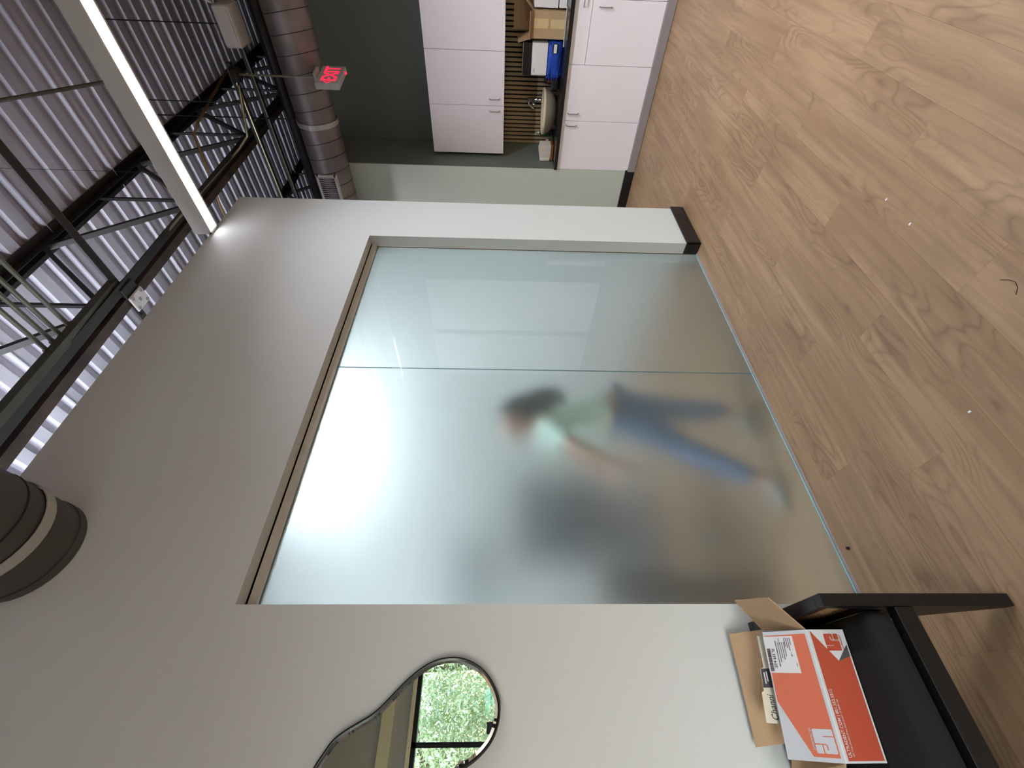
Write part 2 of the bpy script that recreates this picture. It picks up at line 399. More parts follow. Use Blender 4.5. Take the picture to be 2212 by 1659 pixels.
# shell out of view
S(obj('wall_far', B(-4.1, 12.0, 6.5, 6.62, 0, 5.1), M['wall']))
S(obj('wall_east', B(12.0, 12.12, -4.2, 6.62, 0, 5.3), M['ggreen']))
bm = nb(); box(bm, -7.72, -7.6, -4.2, 1.95, 0, 5.0); box(bm, -4.12, -4.0, 1.95, 2.3, 0, 5.0); box(bm, -4.12, -4.0, 6.1, 6.6, 0, 5.0); box(bm, -4.12, -4.0, 2.3, 6.1, 0, 1.6); box(bm, -4.12, -4.0, 2.3, 6.1, 4.2, 5.0)
S(obj('wall_west', bm, M['wall']))
# room beyond the glass
S(obj('wall_partition', B(3.05, XC, 1.95, 4.1, 0, ZW), M['wall']))
S(obj('wall_office', B(-4.0, XC, 4.1, 4.2, 0, ZW), M['wall']))
# street wall behind the camera, with window openings
WY = -4.0; WH = 2.57; WS = 0.30
mulls = [-6.39, -4.83, -3.265, -1.70, -0.135, 1.43]
bm = nb(); box(bm, -7.7, 6.5, WY-.15, WY, 0, WS); box(bm, -7.7, 6.5, WY-.15, WY, WH, 2.84); box(bm, -7.7, mulls[0], WY-.15, WY, WS, WH); box(bm, mulls[-1], 6.5, WY-.15, WY, WS, WH)
box(bm, 6.5, 12, WY-.15, WY, 0, WS); box(bm, 6.5, 12, WY-.15, WY, WS, 2.84)
S(obj('wall_street', bm, M['gwall']))
S(obj('trim_1', B(-7.7, 12, WY-.15, WY+.02, 2.84, 3.0), M['soffit']))
S(obj('trim_2', B(-7.7, mulls[-1], WY, WY+.03, WH, WH+.05), M['soffit']))
S(obj('wall_clerestory', B(-7.7, 12, WY-.15, WY-.02, 3.0, 5.1), M['gwall']))
w2 = bpy.data.objects.new('window_2', None); COL.objects.link(w2); w2.location = (0, WY, WS); OFF['window_2'] = Vector((0, WY, WS)); S(w2)
for i, x in enumerate(mulls): obj('mullion', B(x-.03, x+.03, WY-.12, WY-.02, WS, WH), M['blackm'], w2)
obj('head_rail', B(mulls[0], mulls[-1], WY-.12, WY-.02, WH-.06, WH), M['blackm'], w2)
obj('sill_rail', B(mulls[0], mulls[-1], WY-.12, WY-.02, WS, WS+.06), M['blackm'], w2)

# ceiling: sloping roof slab with ribbed deck sheets as pieces
def zd(x): return 4.62+0.042*(x)
ce = S(obj('ceiling', prism(nb(), [(-7.8, -4.2, zd(-7.8)+.05), (12.2, -4.2, zd(12.2)+.05), (12.2, -4.2, zd(12.2)+.2), (-7.8, -4.2, zd(-7.8)+.2)], (0, 10.9, 0)), M['steel']))
RP = 0.176; NR = 5
x = -7.72
while x < 12.0:
    bm = nb(); prof = []
    for k in range(NR):
        a = x+k*RP
        prof += [(a, 0.0), (a+.088, 0.0), (a+.103, 0.04), (a+.161, 0.04)]
    prof.append((x+NR*RP, 0.0))
    lo = [bm.verts.new((px, -4.15, zd(px)+pz)) for px, pz in prof]; hi = [bm.verts.new((px, 6.6, zd(px)+pz)) for px, pz in prof]
    for i in range(len(lo)-1): bm.faces.new((lo[i], lo[i+1], hi[i+1], hi[i]))
    # side lap lip
    bar(bm, (x+.004, -4.15, zd(x)-.004), (x+.004, 6.6, zd(x)-.004), .004, .012)
    obj('deck_sheet', bm, M['deck'], ce); x += NR*RP

# ------------------------------------------------------------------ STEEL AND SERVICES OVERHEAD
def joist(Y, label, x0=-3.9, x1=11.9, rusty=True):
    t = thing('bar_joist', label, 'roof joist', (x0, Y, zd(x0)-.8), 'roof joists under the metal deck')
    def zb(x): return 3.80+0.042*(x-1.0)+.02
    for s, mt in ((-1, 'steel'), (1, 'rust' if rusty else 'steel')):
        bm = nb(); y0 = Y+s*.016
        prism(bm, [(x0, y0, zb(x0)), (x0, y0+s*.06, zb(x0)), (x0, y0+s*.06, zb(x0)+.007), (x0, y0+s*.007, zb(x0)+.007), (x0, y0+s*.007, zb(x0)+.07), (x0, y0, zb(x0)+.07)], (x1-x0, 0, .042*(x1-x0)))
        obj('bottom_chord', bm, M[mt], t)
        bm = nb()
        prism(bm, [(x0, y0, zd(x0)), (x0, y0+s*.06, zd(x0)), (x0, y0+s*.06, zd(x0)-.007), (x0, y0+s*.007, zd(x0)-.007), (x0, y0+s*.007, zd(x0)-.06), (x0, y0, zd(x0)-.06)], (x1-x0, 0, .042*(x1-x0)))
        obj('top_chord', bm, M['steel'], t)
    x = x0+.08; k = 0
    while x+1.3 < x1:
        bar_m = nb(); bar(bar_m, (x, Y, zd(x)-.03), (x+.65, Y, zb(x+.65)+.03), .03, .035, (0, 1, 0)); obj('diagonal_web', bar_m, M['steel'], t)
        bar_m = nb(); bar(bar_m, (x+.65, Y, zb(x+.65)+.03), (x+1.3, Y, zd(x+1.3)-.03), .03, .035, (0, 1, 0)); obj('diagonal_web', bar_m, M['steel'], t)
        if x > -1 and x < 7:
            bar_m = nb(); bar(bar_m, (x+.70, Y, zb(x+.7)+.03), (x+.70, Y, zd(x+.7)-.03), .022, .022, (0, 1, 0)); obj('vertical_web', bar_m, M['steel'], t)
        x += 1.3; k += 1
    return t
joist(1.85, 'nearest dark steel bar joist with rusty flange, above the white glass wall')
joist(3.45, 'second dark steel bar joist, seen over the top of the white wall', rusty=False)
joist(0.25, 'dark steel bar joist above the linear lamp, mostly beyond the frame', rusty=False)
# strut channel against the joist
t = obj('strut_channel', nb() and bar(nb(), (0.6, 1.735, 3.80), (2.22, 1.775, 3.91), .045, .05), M['steelgr'], loc=(0.6, 1.735, 3.80))
tag(t, 'olive grey strut channel running beside the nearest joist, carrying the four pipes', 'strut channel')
bm = nb(); tube(bm, [(-.6, 1.83, 3.80), (1.2, 1.81, 3.86), (2.05, 1.83, 3.905), (2.2, 1.84, 3.93)], .011)
tag(obj('electrical_conduit', bm, M['conduit'], smooth=True), 'bright conduit inside the nearest joist, left of the pale junction cover', 'conduit')
bm = nb(); tube(bm, [(2.28, 1.83, 3.93), (2.7, 1.82, 3.925), (2.95, 1.79, 3.90), (3.2, 1.80, 3.92), (4.10, 1.82, 3.96), (4.22, 1.79, 3.92), (4.29, 1.70, 3.83), (4.31, 1.30, 3.735)], .011)
tag(obj('electrical_conduit', bm, M['conduit'], smooth=True), 'bright conduit bending from the nearest joist towards the exit sign box', 'conduit')
jb = thing('junction_box', 'pale square junction cover under the crossing of joist and strut', 'junction box', (2.235, 1.83, 3.86))
obj('box_body', B(2.17, 2.30, 1.80, 1.90, 3.86, 3.92, bev=.004), M['steel'], jb)
obj('cover_plate', B(2.165, 2.305, 1.86, 1.97, 3.845, 3.858, bev=.006), M['plastic'], jb)
for (x, y) in ((2.19, 1.88), (2.28, 1.88), (2.19, 1.95), (2.28, 1.95), (2.235, 1.915)):
    obj('knockout', lathe(nb(), [(0, -.002), (.012, -.002), (.012, 0), (0, 0)], (x, y, 3.845), 12), M['toe'], jb)
# bridging angle across the joists, with holes
br = thing('bridging_angle', 'grey steel bridging angle crossing under the nearest joist at right angles', 'steel angle', (2.24, .2, 3.90))
obj('flange', nb() and bar(nb(), (2.215, 0.2, 3.90), (2.215, 2.10, 3.90), .045, .006), M['steel'], br)
obj('upstand', nb() and bar(nb(), (2.24, 0.2, 3.92), (2.24, 2.10, 3.92), .006, .045), M['steelgr'], br)
for y in (1.97, 2.03, 2.08): obj('bolt', lathe(nb(), [(0, -.006), (.009, -.006), (.009, 0), (0, 0)], (2.215, y, 3.897), 8), M['blackm'], br)
# four parallel pipes
for i, (x, y1) in enumerate(((1.80, 1.745), (1.725, 1.75), (1.668, 1.74), (1.61, 1.745))):
    bm = nb(); tube(bm, [(x, -2.6, 3.905), (x, y1, 3.905)], .012, 12); tube(bm, [(x, y1, 3.905), (x, y1+.012, 3.905)], .017, 12)
    tag(obj('steel_pipe', bm, M['pipe'], smooth=False, loc=(x, y1, 3.905)),
        ('grey overhead pipe closest to the bridging angle, of the four in a row', 'grey overhead pipe second from the bridging angle, of the four in a row',
         'grey overhead pipe third from the bridging angle, of the four in a row', 'grey overhead pipe farthest from the bridging angle, of the four in a row')[i], 'pipe', 'pipes running in parallel to the strut')
# thin tie rod
bm = nb(); tube(bm, [(2.72, 1.0, 4.62), (2.91, 1.0, 4.436), (3.3, 1.0, 4.03)], .011, 8)
tag(obj('tie_rod', bm, M['steelgr']), 'thin grey brace slanting down to the linear lamp', 'brace')
# ochre gas line
bm = nb(); tube(bm, [(4.95, 1.35, 4.1), (4.2, 1.55, 4.15), (4.05, 1.6, 4.15), (3.9, 2.2, 4.15), (3.85, 3.3, 4.15)], .011, 8)
tag(obj('gas_pipe', bm, M['brass'], smooth=True), 'thin ochre pipe with a bend, crossing above the far joist chord', 'pipe')
# pair of struts by the exit sign and dark pipe above the duct
for rx_, ya_, rz_, lab in ((4.38, 1.16, 3.785, 'dark strut rail with bright conduit, above the exit sign'), (4.94, -1.0, 3.90, 'second dark strut rail behind the exit sign rail')):
    t = thing('strut_rail', lab, 'strut rail', (rx_, ya_, rz_))
    obj('channel', nb() and bar(nb(), (rx_, ya_, rz_), (rx_, 3.1, rz_), .038, .038), M['steel'], t)
    obj('conduit_run', T([(rx_-.032, ya_+.1, rz_-.02), (rx_-.032, 3.1, rz_-.02)], .010), M['conduit' if rx_ < 4.5 else 'pipe'], t)
    for yy in (ya_+.3, 2.9): obj('drop_rod', T([(rx_, yy, rz_+.019), (rx_, yy, zd(rx_))], .005, 6), M['steel'], t)
tag(obj('black_pipe', T([(5.3, -2.5, 3.84), (5.3, 4.5, 3.80)], .05, 14), M['steel'], smooth=True), 'thick black pipe along the top of the small duct', 'pipe')
tag(obj('overhead_pipe', T([(4.1, -2.5, 4.2), (4.1, .62, 4.2)], .03, 12), M['pipe'], smooth=True), 'grey overhead pipe beside the white speaker box', 'pipe')
# small spiral duct
def spiral_duct(name, cx, cz, r, y0, y1, label, material, seam, strapys, pitch=.14):
    t = thing(name, label, 'duct', (cx, y0, cz))
    seg = 40; bm = nb(); n = int((y1-y0)/pitch)
    rings = [[bm.verts.new((cx+r*math.cos(2*math.pi*k/seg), yy, cz+r*math.sin(2*math.pi*k/seg))) for k in range(seg)] for yy in (y0, y1)]
    for k in range(seg): bm.faces.new((rings[0][k], rings[0][(k+1) % seg], rings[1][(k+1) % seg], rings[1][k]))
    obj('duct_body', bm, material, t, smooth=True)
    for i in range(1, n):                  # raised lock seams, slanted a little where the duct is spirally wound
        yy = y0+i*pitch; bm = nb(); rg = []
        for dy, rr in ((-.003, r-.001), (-.002, r+.003), (.002, r+.003), (.003, r-.001)):
            rg.append([bm.verts.new((cx+rr*math.cos(2*math.pi*k/seg), yy+dy+seam*math.sin(2*math.pi*k/seg+.6), cz+rr*math.sin(2*math.pi*k/seg))) for k in range(seg)])
        for p, q_ in zip(rg, rg[1:]):
            for k in range(seg): bm.faces.new((p[k], p[(k+1) % seg], q_[(k+1) % seg], q_[k]))
        if y0+.1 < yy < y1-.05: obj('lock_seam', bm, M['steel'], t)
        else: bm.free()
    for sy in strapys:
        bm = nb(); R0, R1 = r+.005, r+.009; rg = []
        for rr, yy in ((R0, sy), (R1, sy), (R1, sy+.042), (R0, sy+.042)):
            rg.append([bm.verts.new((cx+rr*math.cos(2*math.pi*k/seg), yy, cz+rr*math.sin(2*math.pi*k/seg))) for k in range(seg)])
        for i in range(4):
            a, b = rg[i], rg[(i+1) % 4]
            for k in range(seg): bm.faces.new((a[k], a[(k+1) % seg], b[(k+1) % seg], b[k]))
        obj('strap', bm, M['strap'], t, smooth=False)
        obj('hanger_rod', T([(cx, sy+.017, cz+r+.005), (cx, sy+.017, zd(cx))], .006, 8), M['steel'], t)
    return t
sd = spiral_duct('spiral_duct', 4.57, 3.25, .182, -2.8, 6.4, 'zinc spiral duct running above the kitchen cabinets', M['duct'], .035, (1.63,))
gr = thing('air_grille', 'pale rectangular air grille on the side of the small spiral duct', 'grille', (4.39, 2.2, 3.25))
X0 = 4.383
bm = nb(); box(bm, X0-.012, X0+.03, 2.085, 2.105, 3.16, 3.35); box(bm, X0-.012, X0+.03, 2.42, 2.44, 3.16, 3.35); box(bm, X0-.012, X0+.03, 2.085, 2.44, 3.155, 3.175); box(bm, X0-.012, X0+.03, 2.085, 2.44, 3.335, 3.355)
obj('grille_frame', bm, M['plastic'], gr)
obj('grille_back', B(X0+.012, X0+.02, 2.1, 2.43, 3.17, 3.34), M['blackp'], gr)
for k in range(14):
    yk = 2.115+k*.0225; obj('louvre', B(X0-.002, X0+.01, yk, yk+.008, 3.175, 3.335), M['toe'], gr)
# large duct end entering the wall
bd = spiral_duct('round_duct', .56, 3.28, .185, -2.9, 1.745, 'large grey round duct ending at the top of the white wall', M['ductg'], 0.0, (1.545,), pitch=.175)
obj('wall_collar', T([(.56, 1.715, 3.28), (.56, 1.749, 3.28)], .189, 40), M['ductg'], bd, smooth=False)
# white speaker box under deck
sp = thing('speaker_box', 'off-white rounded box speaker hung under the deck beside the duct', 'speaker', (4.49, .93, 3.62))
obj('housing', B(4.40, 4.60, .795, 1.072, 3.628, 3.765, bev=.018, seg=3), M['plastic'], sp, smooth=True)
obj('front_bezel', B(4.395, 4.42, .80, 1.067, 3.632, 3.65, bev=.006, seg=2), M['plastic'], sp)
obj('bracket', T([(4.46, .80, 3.75), (4.40, .76, 3.80), (4.46, .72, 3.84)], .010, 8), M['plastic'], sp, smooth=True)
obj('hanger_rod', T([(4.5, .93, 3.76), (4.5, .93, zd(4.5))], .005, 8), M['steel'], sp)
obj('speaker_wire', T([(4.44, 1.06, 3.76), (4.42, 1.0, 3.80), (4.43, .9, 3.79), (4.41, .82, 3.80)], .003, 6), M['toe'], sp)

# linear lamps
def strip(x0, x1, y0, y1, z, label, power=0):
    t = thing('linear_lamp', label, 'ceiling lamp', ((x0+x1)/2, (y0+y1)/2, z), 'suspended linear lamps')
    bm = nb(); box(bm, x0, x1, y0, y1, z+.012, z+.112)
    box(bm, x0, x0+.012, y0, y1, z-.002, z+.012); box(bm, x1-.012, x1, y0, y1, z-.002, z+.012); box(bm, x0, x1, y0, y0+.012, z-.002, z+.012); box(bm, x0, x1, y1-.012, y1, z-.002, z+.012)
    obj('housing', bm, M['lampbody'], t)
    obj('diffuser', B(x0+.012, x1-.012, y0+.012, y1-.012, z, z+.011), M['lens'], t)
    if power:
        l = area_light('lamp_glow', ((x0+x1)/2, (y0+y1-.9)/2, z-.003), (0, 0, 0), (x1-x0)-.03, (y1-y0)-.95 if y1-y0 > 2 else (y1-y0)-.1, power, (0.88, 0.92, 1.0)); l.data.spread = R(140)
    for y in (y0+.4, y1-.4): obj('suspension_wire', T([((x0+x1)/2, y, z+.11), ((x0+x1)/2, y, zd((x0+x1)/2))], .0015, 6), M['steel'], t)
    return t
strip(2.735, 2.845, -1.89, 1.742, 3.515, 'long lit linear lamp running up to the top of the glass wall', 112)
strip(4.10, 4.19, -1.29, -.49, 2.91, 'short lit linear lamp before the kitchen, seen only as a reflection', 24)
l = area_light('lamp_glow', (2.22, 3.755, 3.296), (0, 0, 0), 1.4, .08, 5, (0.86, 0.93, 1.0)); l.data.spread = R(150)
area_light('lamp_glow', (2.22, 3.755, 3.42), (R(180), 0, 0), 1.4, .08, 9, (0.86, 0.92, 1.0))  # upward light added on top of the lamp to brighten the deck
area_light('lamp_glow', (-.3, 2.75, 3.42), (R(180), 0, 0), .08, 1.5, 150, (0.86, 0.92, 1.0))  # lamp added out of sight, up and down, for deck and far room
area_light('lamp_glow', (-.3, 2.75, 3.296), (0, 0, 0), .08, 1.5, 95, (0.86, 0.92, 1.0))
t = thing('linear_lamp', 'unseen linear lamp added in the room beyond the glass to brighten the deck', 'ceiling lamp', (-.3, 2.75, 3.3), 'suspended linear lamps')
obj('housing', B(-.35, -.25, 1.98, 3.52, 3.31, 3.41), M['lampbody'], t); obj('diffuser', B(-.34, -.26, 2.0, 3.5, 3.30, 3.31), M['lens'], t); obj('suspension_wire', T([(-.3, 2.75, 3.41), (-.3, 2.75, zd(-.3))], .0015, 6), M['steel'], t)
strip(-1.75, -1.64, -3.2, -.4, 3.515, 'unseen linear lamp added behind the camera on the left to brighten the wall', 45)  # extra lamp out of view, put in to light wall and carton top
l = area_light('lamp_glow', (4.1, 4.2, 3.5), (0, 0, 0), .08, 2.2, 38, (0.92, 0.95, 1.0)); l.data.spread = R(150)  # hidden hall lamp added to lift the sage wall
t = thing('linear_lamp', 'unseen linear lamp added over the hall to brighten the sage wall', 'ceiling lamp', (4.1, 4.2, 3.5), 'suspended linear lamps')
obj('housing', B(4.05, 4.15, 3.0, 5.4, 3.515, 3.62), M['lampbody'], t); obj('diffuser', B(4.06, 4.14, 3.02, 5.38, 3.505, 3.515), M['lens'], t); obj('suspension_wire', T([(4.1, 4.2, 3.62), (4.1, 4.2, zd(4.1))], .0015, 6), M['steel'], t)
t = thing('linear_lamp', 'lit linear lamp in the room beyond the frosted glass', 'ceiling lamp', (2.1, 3.5, 3.3), 'suspended linear lamps')
obj('suspension_wire', T([(2.2, 3.755, 3.41), (2.2, 3.755, zd(2.2))], .0015, 6), M['steel'], t)
obj('housing', B(1.5, 2.95, 3.70, 3.81, 3.31, 3.41), M['lampbody'], t); obj('diffuser', B(1.51, 2.94, 3.71, 3.80, 3.30, 3.31), M['lens2'], t)

# exit sign
ex = thing('exit_sign', 'white exit sign with red letters hanging before the dark green wall', 'exit sign', (4.33, 1.23, 2.94))
ang = R(8)
exd = Vector((math.cos(ang), -math.sin(ang), 0)); eyd = Vector((math.sin(ang), math.cos(ang), 0))   # length, thickness
ec = Vector((4.327, 1.229, 2.936))
def ebox(bm, l0, l1, t0, t1, z0, z1):
    v = [bm.verts.new(ec+exd*a+eyd*b+Vector((0, 0, c))) for a in (l0, l1) for b in (t0, t1) for c in (z0, z1)]
    for f in ((0, 1, 3, 2), (4, 6, 7, 5), (0, 4, 5, 1), (2, 3, 7, 6), (0, 2, 6, 4), (1, 5, 7, 3)): bm.faces.new([v[i] for i in f])
    return bm
hb = ebox(nb(), -.155, .155, -.024, .024, -.098, .098)
bmesh.ops.bevel(hb, geom=list(hb.edges), offset=.004, segments=1, affect='EDGES')
obj('housing', hb, M['exitbody'], ex)
obj('canopy', ebox(nb(), -.06, .06, -.055, .055, .104, .122), M['exitbody'], ex)
obj('canopy_neck', ebox(nb(), -.02, .02, -.015, .015, .095, .106), M['exitbody'], ex)
obj('stem', T([ec+Vector((0, 0, .12)), ec+Vector((0, 0, .765))], .008, 8), M['conduit'], ex)
fo = ec-eyd*.0245
text('letters', 'EXIT', .175, fo+exd*.014+Vector((0, 0, -.062)), exd, (0, 0, 1), M['exitred'], ex, align='CENTER', bold=.003, wid=.70, lift=.001, thick=.002)
for sgn in (-1,):
    flat('chevron', [(-.146, 0), (-.122, .032), (-.116, .026), (-.134, 0), (-.116, -.026), (-.122, -.032)], M['exitred'], ex, fo, exd, (0, 0, 1), lift=.001)
obj('indicator_light', lathe(nb(), [(0, -.016), (.006, -.014), (.010, -.006), (.010, .002), (0, .002)], ec+exd*.09+Vector((0, 0, -.100)), 12), M['exitred'], ex, smooth=True)
xb = thing('octagon_box', 'dark metal junction box on the rail above the exit sign', 'junction box', (4.33, 1.23, 3.70))
obj('box_body', lathe(nb(), [(0, 0), (.058, 0), (.058, .05), (0, .05)], (4.327, 1.229, 3.702), 8), M['steel'], xb)
obj('box_lid', B(4.27, 4.39, 1.17, 1.29, 3.753, 3.763, bev=.003), M['steelgr'], xb)

# ------------------------------------------------------------------ KITCHEN
def pull(parent, x, y, z, vertical=True, ln=.108):
    """bent bar handle standing off the door face at x"""
    s = .028
    if vertical: pts = [(x, y, z-ln/2), (x-s, y, z-ln/2+.012), (x-s, y, z+ln/2-.012), (x, y, z+ln/2)]
    else: pts = [(x, y-ln/2, z), (x-s, y-ln/2+.012, z), (x-s, y+ln/2-.012, z), (x, y+ln/2, z)]
    bm = nb()
    for a, b in zip(pts, pts[1:]): bar(bm, a, b, .009, .006, (0, 1, 0) if vertical else (0, 0, 1))
    return obj('handle', bm, M['nickel'], parent)
KF = K   # face of base doors
G = .0018
def door(parent, name, x, y0, y1, z0, z1, hy=None, hz=None, hv=True):
    d = obj(name, B(x, x+.019, y0+G, y1-G, z0+G, z1-G, bev=.001), M['cab'], parent)
    if hy is not None: pull(d, x, hy, hz, hv)
    return d
c1 = thing('base_cabinet', 'white base cabinet under the sink, two doors with handles side by side', 'cabinet', (5.1, 1.67, 0), 'white kitchen base cabinets')
obj('body', B(KF+.0195, KB-.01, 1.197, 2.144, .084, .868), M['gap'], c1)
obj('end_filler', B(KF+.004, KF+.03, 2.1435, 2.153, .08, .868), M['cab'], c1)
door(c1, 'door', KF, 1.670, 2.144, .08, .868, 1.71, .77); door(c1, 'door', KF, 1.198, 1.670, .08, .868, 1.60, .767)
obj('plinth', B(KF-.025, KF+.05, 1.197, 2.152, .004, .080), M['toe'], c1)
c2 = thing('base_cabinet', 'white base cabinet with a drawer above its doors, under the cardboard box', 'cabinet', (5.1, .73, 0), 'white kitchen base cabinets')
obj('body', B(KF+.0195, KB-.01, .26, 1.196, .084, .868), M['gap'], c2)
door(c2, 'door', KF, .730, 1.198, .08, .714, .78, .60); door(c2, 'door', KF, .26, .730, .08, .714, .68, .60)
door(c2, 'drawer', KF, .26, 1.198, .714, .868, .73, .79, False)
obj('plinth', B(KF-.025, KF+.05, .26, 1.196, .004, .080), M['toe'], c2)
ct = tag(obj('countertop', B(KF-.03, KB-.001, .22, 2.152, .868, .904, bev=.003), M['black']), 'black countertop running along the kitchen alcove', 'countertop')
u1 = thing('wall_cabinet', 'white wall cabinet above the sink, two doors with low handles side by side', 'cabinet', (5.2, 1.64, 1.46), 'white kitchen wall cabinets')
KU = 5.07
obj('body', B(KU+.0195, KB-.002, 1.174, 2.112, 1.462, 2.236), M['cab'], u1)
door(u1, 'door', KU, 1.638, 2.112, 1.46, 2.238, 1.683, 1.56); door(u1, 'door', KU, 1.173, 1.638, 1.46, 2.238, 1.574, 1.56)
u2 = thing('wall_cabinet', 'white wall cabinet above the cardboard box, cut by the frame edge', 'cabinet', (5.2, .7, 1.46), 'white kitchen wall cabinets')
obj('body', B(KU+.0195, KB-.002, .235, 1.172, 1.462, 2.236), M['cab'], u2)
door(u2, 'door', KU, .705, 1.173, 1.46, 2.238, .75, 1.56); door(u2, 'door', KU, .235, .705, 1.46, 2.238, .66, 1.56)
for i, (ya, yb, hy) in enumerate(((-.95, -.02, -.17), (-2.0, -1.06, -1.20))):
    t = thing('tall_cabinet', ('tall white cupboard nearer the kitchen run, seen only as a reflection in the glass', 'tall white cupboard farther from the kitchen run, seen only as a reflection')[i], 'cabinet', (5.1, (ya+yb)/2, 0))
    obj('body', B(KF+.02, KB-.01, ya, yb, .084, 2.5), M['gap'], t)
    d = obj('door', B(KF, KF+.019, ya, yb, .08, 2.5, bev=.002), M['cab'], t)
    obj('bar_handle', T([(KF-.035, hy, .95), (KF-.035, hy, 1.48)], .010, 10), M['nickel'], d)
# slat panelling
sl = thing('slat_panel', 'oak slat wall panel with black gaps between counter and wall cabinets', 'wall panel', (5.49, 1.2, .904))
obj('backing', B(KB-.006, KB-.0005, .24, 2.15, .905, 1.459), M['felt'], sl)
y = 2.146; 
while y > .26:
    obj('slat', B(KB-.022, KB-.0065, y-.026, y, .905, 1.459), M['slat'], sl); y -= .042
# vessel sink
sk = thing('vessel_sink', 'cream stoneware bowl sink standing on the black countertop', 'sink', (5.2, 1.70, .905))
prof = [(0, 0), (.09, 0), (.14, .018), (.185, .06), (.207, .105), (.212, .118)]
bm = nb(); lathe(bm, prof, (5.2, 1.716, .905), 40); obj('bowl', bm, M['speck'], sk, smooth=True)
bm = nb(); lathe(bm, [(.213, .118), (.216, .123), (.216, .138), (.211, .142), (.202, .142), (.196, .132), (.18, .075), (.12, .03), (0, .022)], (5.2, 1.716, .905), 40); obj('rim', bm, M['stone'], sk, smooth=True)
fc = thing('faucet', 'chrome tap with a lever rising behind the bowl sink', 'faucet', (5.38, 1.68, .905))
obj('column', T([(5.43, 1.68, .905), (5.43, 1.68, 1.20)], .021, 16), M['chrome'], fc, smooth=True)
obj('spout', T([(5.43, 1.68, 1.13), (5.34, 1.68, 1.15), (5.28, 1.68, 1.135)], [.014, .012, .012], 12), M['chrome'], fc, smooth=True)
obj('lever', T([(5.43, 1.68, 1.19), (5.41, 1.72, 1.185), (5.40, 1.76, 1.13)], [.014, .010, .013], 10), M['chrome'], fc, smooth=True)
so = thing('soap_dispenser', 'green soap bottle with silver pump between sink and towel stack', 'soap dispenser', (5.33, 1.98, .905))
bm = nb(); lathe(bm, [(0, 0), (.033, 0), (.035, .01), (.035, .11), (.026, .135), (.012, .145), (0, .145)], (5.33, 1.975, .905), 20); obj('bottle', bm, M['greeng'], so, smooth=True)
bm = nb(); lathe(bm, [(.013, .144), (.014, .165), (.006, .168), (.006, .19), (0, .19)], (5.33, 1.975, .905), 14); tube(bm, [(5.335, 1.975, 1.093), (5.29, 1.985, 1.090)], .007, 8)
obj('pump', bm, M['strap'], so, smooth=True)
tw = thing('towel_tray', 'stack of folded paper towels in a copper tray, left end of counter', 'paper towels', (5.08, 2.07, .905))
obj('tray', B(4.99, 5.14, 1.978, 2.135, .906, .935, bev=.004), M['copper'], tw)
bm = nb()
for k in range(24):
    yy = 1.984+k*.0052; h = 1.052+.012*math.sin(math.pi*k/23)+random.uniform(-.003, .003)
    box(bm, 4.996+random.uniform(-.002, .002), 5.13, yy, yy+.0042, .936, h)
o = obj('folded_towels', bm, M['towel'], tw); o['kind'] = 'stuff'
obj('wrapped_pad', B(4.992, 5.134, 2.110, 2.150, .936, 1.050, bev=.012, seg=2), M['towel'], tw, smooth=True)
tag(obj('soap_dish', B(5.15, 5.25, 1.95, 2.03, .906, .93, bev=.004), M['greeng']), 'small dark green dish before the soap bottle', 'dish')
tag(obj('wooden_scrubber', T([(5.16, 1.99, .955), (5.16, 1.99, .985)], .012, 10), M['stone']), 'tiny cream knob beside the paper towels', 'knob')
# jar with dark red contents
jr = thing('red_jar', 'dark red glass jar between the bowl sink and the blue bag', 'jar', (5.25, 1.43, .905))
bm = nb(); lathe(bm, [(0, 0), (.042, 0), (.045, .01), (.045, .10), (.035, .12), (0, .12)], (5.23, 1.43, .905), 20); obj('jar_body', bm, M['red'], jr, smooth=True)
obj('jar_lid', lathe(nb(), [(0, .12), (.037, .12), (.037, .14), (0, .14)], (5.23, 1.43, .905), 20), M['blackp'], jr)
tag(obj('black_pouch', B(5.12, 5.19, 1.38, 1.50, .905, .985, bev=.02, seg=2), M['blackp'], smooth=True), 'small black pouch before the red jar', 'pouch')
# stack: blue bag, white box, black tray
bg_ = thing('blue_bag', 'blue cloth bag with a framed white tag, under the white box', 'bag', (5.2, 1.22, .905))
bm = B(5.06, 5.30, 1.085, 1.375, .906, 1.045, bev=.03, seg=3)
bmesh.ops.subdivide_edges(bm, edges=bm.edges, cuts=2, use_grid_fill=True)
for v in bm.verts: v.co += Vector((random.uniform(-.006, .006), random.uniform(-.009, .009), random.uniform(-.004, .004)))
obj('bag_body', bm, M['blue'], bg_, smooth=True)
bm = nb()
for k in range(5):
    yy = 1.375; zz = .93+k*.025; prism(bm, [(5.08, yy-.01, zz), (5.08, yy+.022+random.uniform(-.008, .01), zz+.012), (5.08, yy-.01, zz+.024)], (.1, 0, 0))
obj('gathered_edge', bm, M['blue'], bg_)
obj('tag_frame', B(5.046, 5.056, 1.095, 1.172, .955, 1.005, bev=.002), M['ink'], bg_)
obj('tag_card', B(5.043, 5.0465, 1.100, 1.167, .966, .994), M['paper'], bg_)
wb = thing('white_box', 'plain white box standing on the blue bag', 'box', (5.2, 1.22, 1.05))
obj('box_body', B(5.07, 5.30, 1.098, 1.355, 1.048, 1.052+.145, bev=.002), M['paper'], wb)
bm = nb()
for k in range(3): box(bm, 5.0692, 5.0698, 1.335-k*.012-.009, 1.335-k*.012, 1.174-.006, 1.174+.002*(k % 2))
obj('faint_print', bm, M['inkg'], wb)
bt = thing('black_tray', 'black open tray with flared sides on top of the white box', 'tray', (5.2, 1.23, 1.2))
